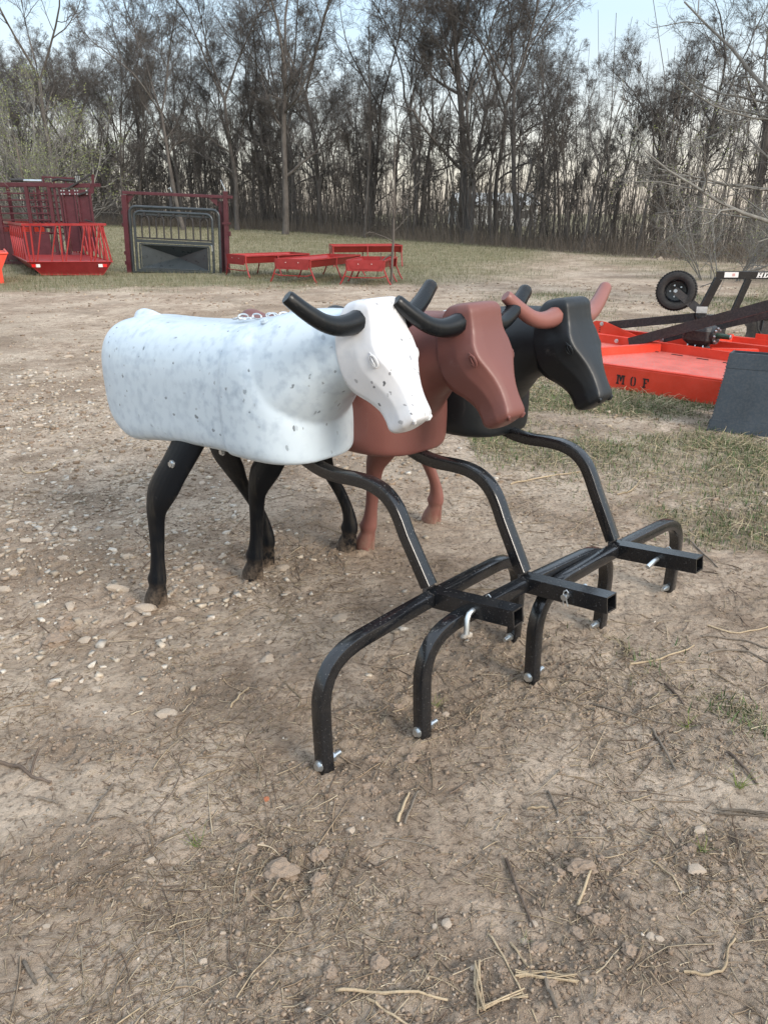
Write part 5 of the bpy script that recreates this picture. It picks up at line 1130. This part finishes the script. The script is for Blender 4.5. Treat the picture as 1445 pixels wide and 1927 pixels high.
SC = [(.38,.30,.20),(.30,.225,.15),(.15,.108,.08),(.46,.38,.27),(.24,.18,.125)]
lit = lambda x, y: np.clip(.30+1.1*fbm(x+3, y+11, 1.7, 3)+.3*clodmask(x, y), .06, 1)
x, y, rr, r = polar(38000, 21, .95, 13, mask=lit); n = len(x)
ribbons('straw_litter', x, y, (.009+.045*r.random(n)**2.6)*(1+.07*rr), (.0007+.0011*r.random(n)**2)*(1+.12*rr), r.random(n)*6.28, np.zeros(n), .002, SC, 'litter', 'fine chopped straw and twigs trodden into the dirt', 'straw', 22, 3, .5)
x, y, rr, r = polar(1000, 23, 1.0, 11, mask=lit); n = len(x)
ribbons('long_straw', x, y, (.06+.16*r.random(n)**2)*(1+.05*rr), (.0012+.0014*r.random(n)**2)*(1+.10*rr), r.random(n)*6.28, np.zeros(n), .004, SC, 'litter', 'longer dry stems lying over the dirt', 'straw', 24, 5, .45)
gm = lambda x, y: grassmask(x, y)
GC = [(.06,.12,.035),(.09,.16,.045),(.05,.10,.03),(.13,.17,.06),(.27,.23,.14),(.33,.28,.18)]
x, y, rr, r = polar(46000, 25, 1.8, 16.5, .6, mask=gm); n = len(x)
ribbons('grass', x, y, (.016+.034*r.random(n))*(1+.03*rr), (.0011+.0012*r.random(n))*(1+.10*rr), r.random(n)*6.28, r.uniform(.7,1.5,n), -.002, GC, 'grass', 'short green grass growing in patches at the right', 'grass', 26, 4, .4, tri=False)
x, y, rr, r = polar(9000, 27, 2.2, 14, .6, mask=lambda x, y: .7*gm(x, y)); n = len(x)
ribbons('dead_grass', x, y, (.05+.08*r.random(n))*(1+.03*rr), (.0012+.001*r.random(n))*(1+.10*rr), r.random(n)*6.28, np.where(r.random(n) < .75, 0., .6), .008, [(.42,.35,.22),(.34,.27,.17),(.5,.43,.29)], 'litter', 'dry straw coloured grass matted among the green', 'grass', 28, 5, .8)
x, y, rr, r = polar(75000, 29, 15.5, 62, .56, mask=lambda x, y: gm(x, y)*(y < edgeY(x)+1)); n = len(x)
ribbons('field_grass', x, y, (.05+.09*r.random(n)), (.0022+.0016*r.random(n))*(rr/18), r.random(n)*6.28, r.uniform(.7,1.5,n), -.005, [(.10,.12,.05),(.15,.155,.075),(.22,.195,.12),(.28,.245,.16),(.07,.095,.035)], 'grass', 'rough pasture grass of the field', 'grass', 30, 3, .4, tri=False)
# a few single green tufts in bare dirt
for i, (px, py, s, lb) in enumerate(((372,1588,1,'small yellow green tuft of grass alone in the left foreground'),(1000,1265,.8,'tiny green tuft beside the third frame foot'),(820,1325,.8,'tiny green tuft behind the second frame foot'),(1290,1365,1.1,'green tuft in the dirt at the right'),(1390,1480,1.2,'loose green tuft near the right edge'),(1323,1605,.9,'thin green sprig in the right foreground'),(985,1775,.5,'tiny sprig beside the white chip of stone'),(1170,720,2.0,'tall weeds standing against the orange skirt'))):
    x, y, d = gp(px, py); rr_ = np.random.default_rng(90+i); n = 14; az = rr_.random(n)*6.28
    P = grow(rr_, np.c_[x+rr_.normal(0,.006*s,n), y+rr_.normal(0,.006*s,n), np.full(n, float(hgt(x,y))-.002)], np.c_[np.cos(az)*.6, np.sin(az)*.6, np.ones(n)], rr_.uniform(.02,.06,n)*s*1.2, 5, .15, -.12)
    V, Fc = tubes([(P, np.full((n,1),.0011*s)*np.linspace(1,.2,5)[None], 3)]); C = np.array([(.22,.27,.06),(.12,.19,.05)])[rr_.integers(0,2,n)]
    link('grass_tuft', npmesh('tuft', V, Fc, False, {'col': np.repeat(C, 15, 0)}), M['grass'], None, label=lb, cat='grass tuft')
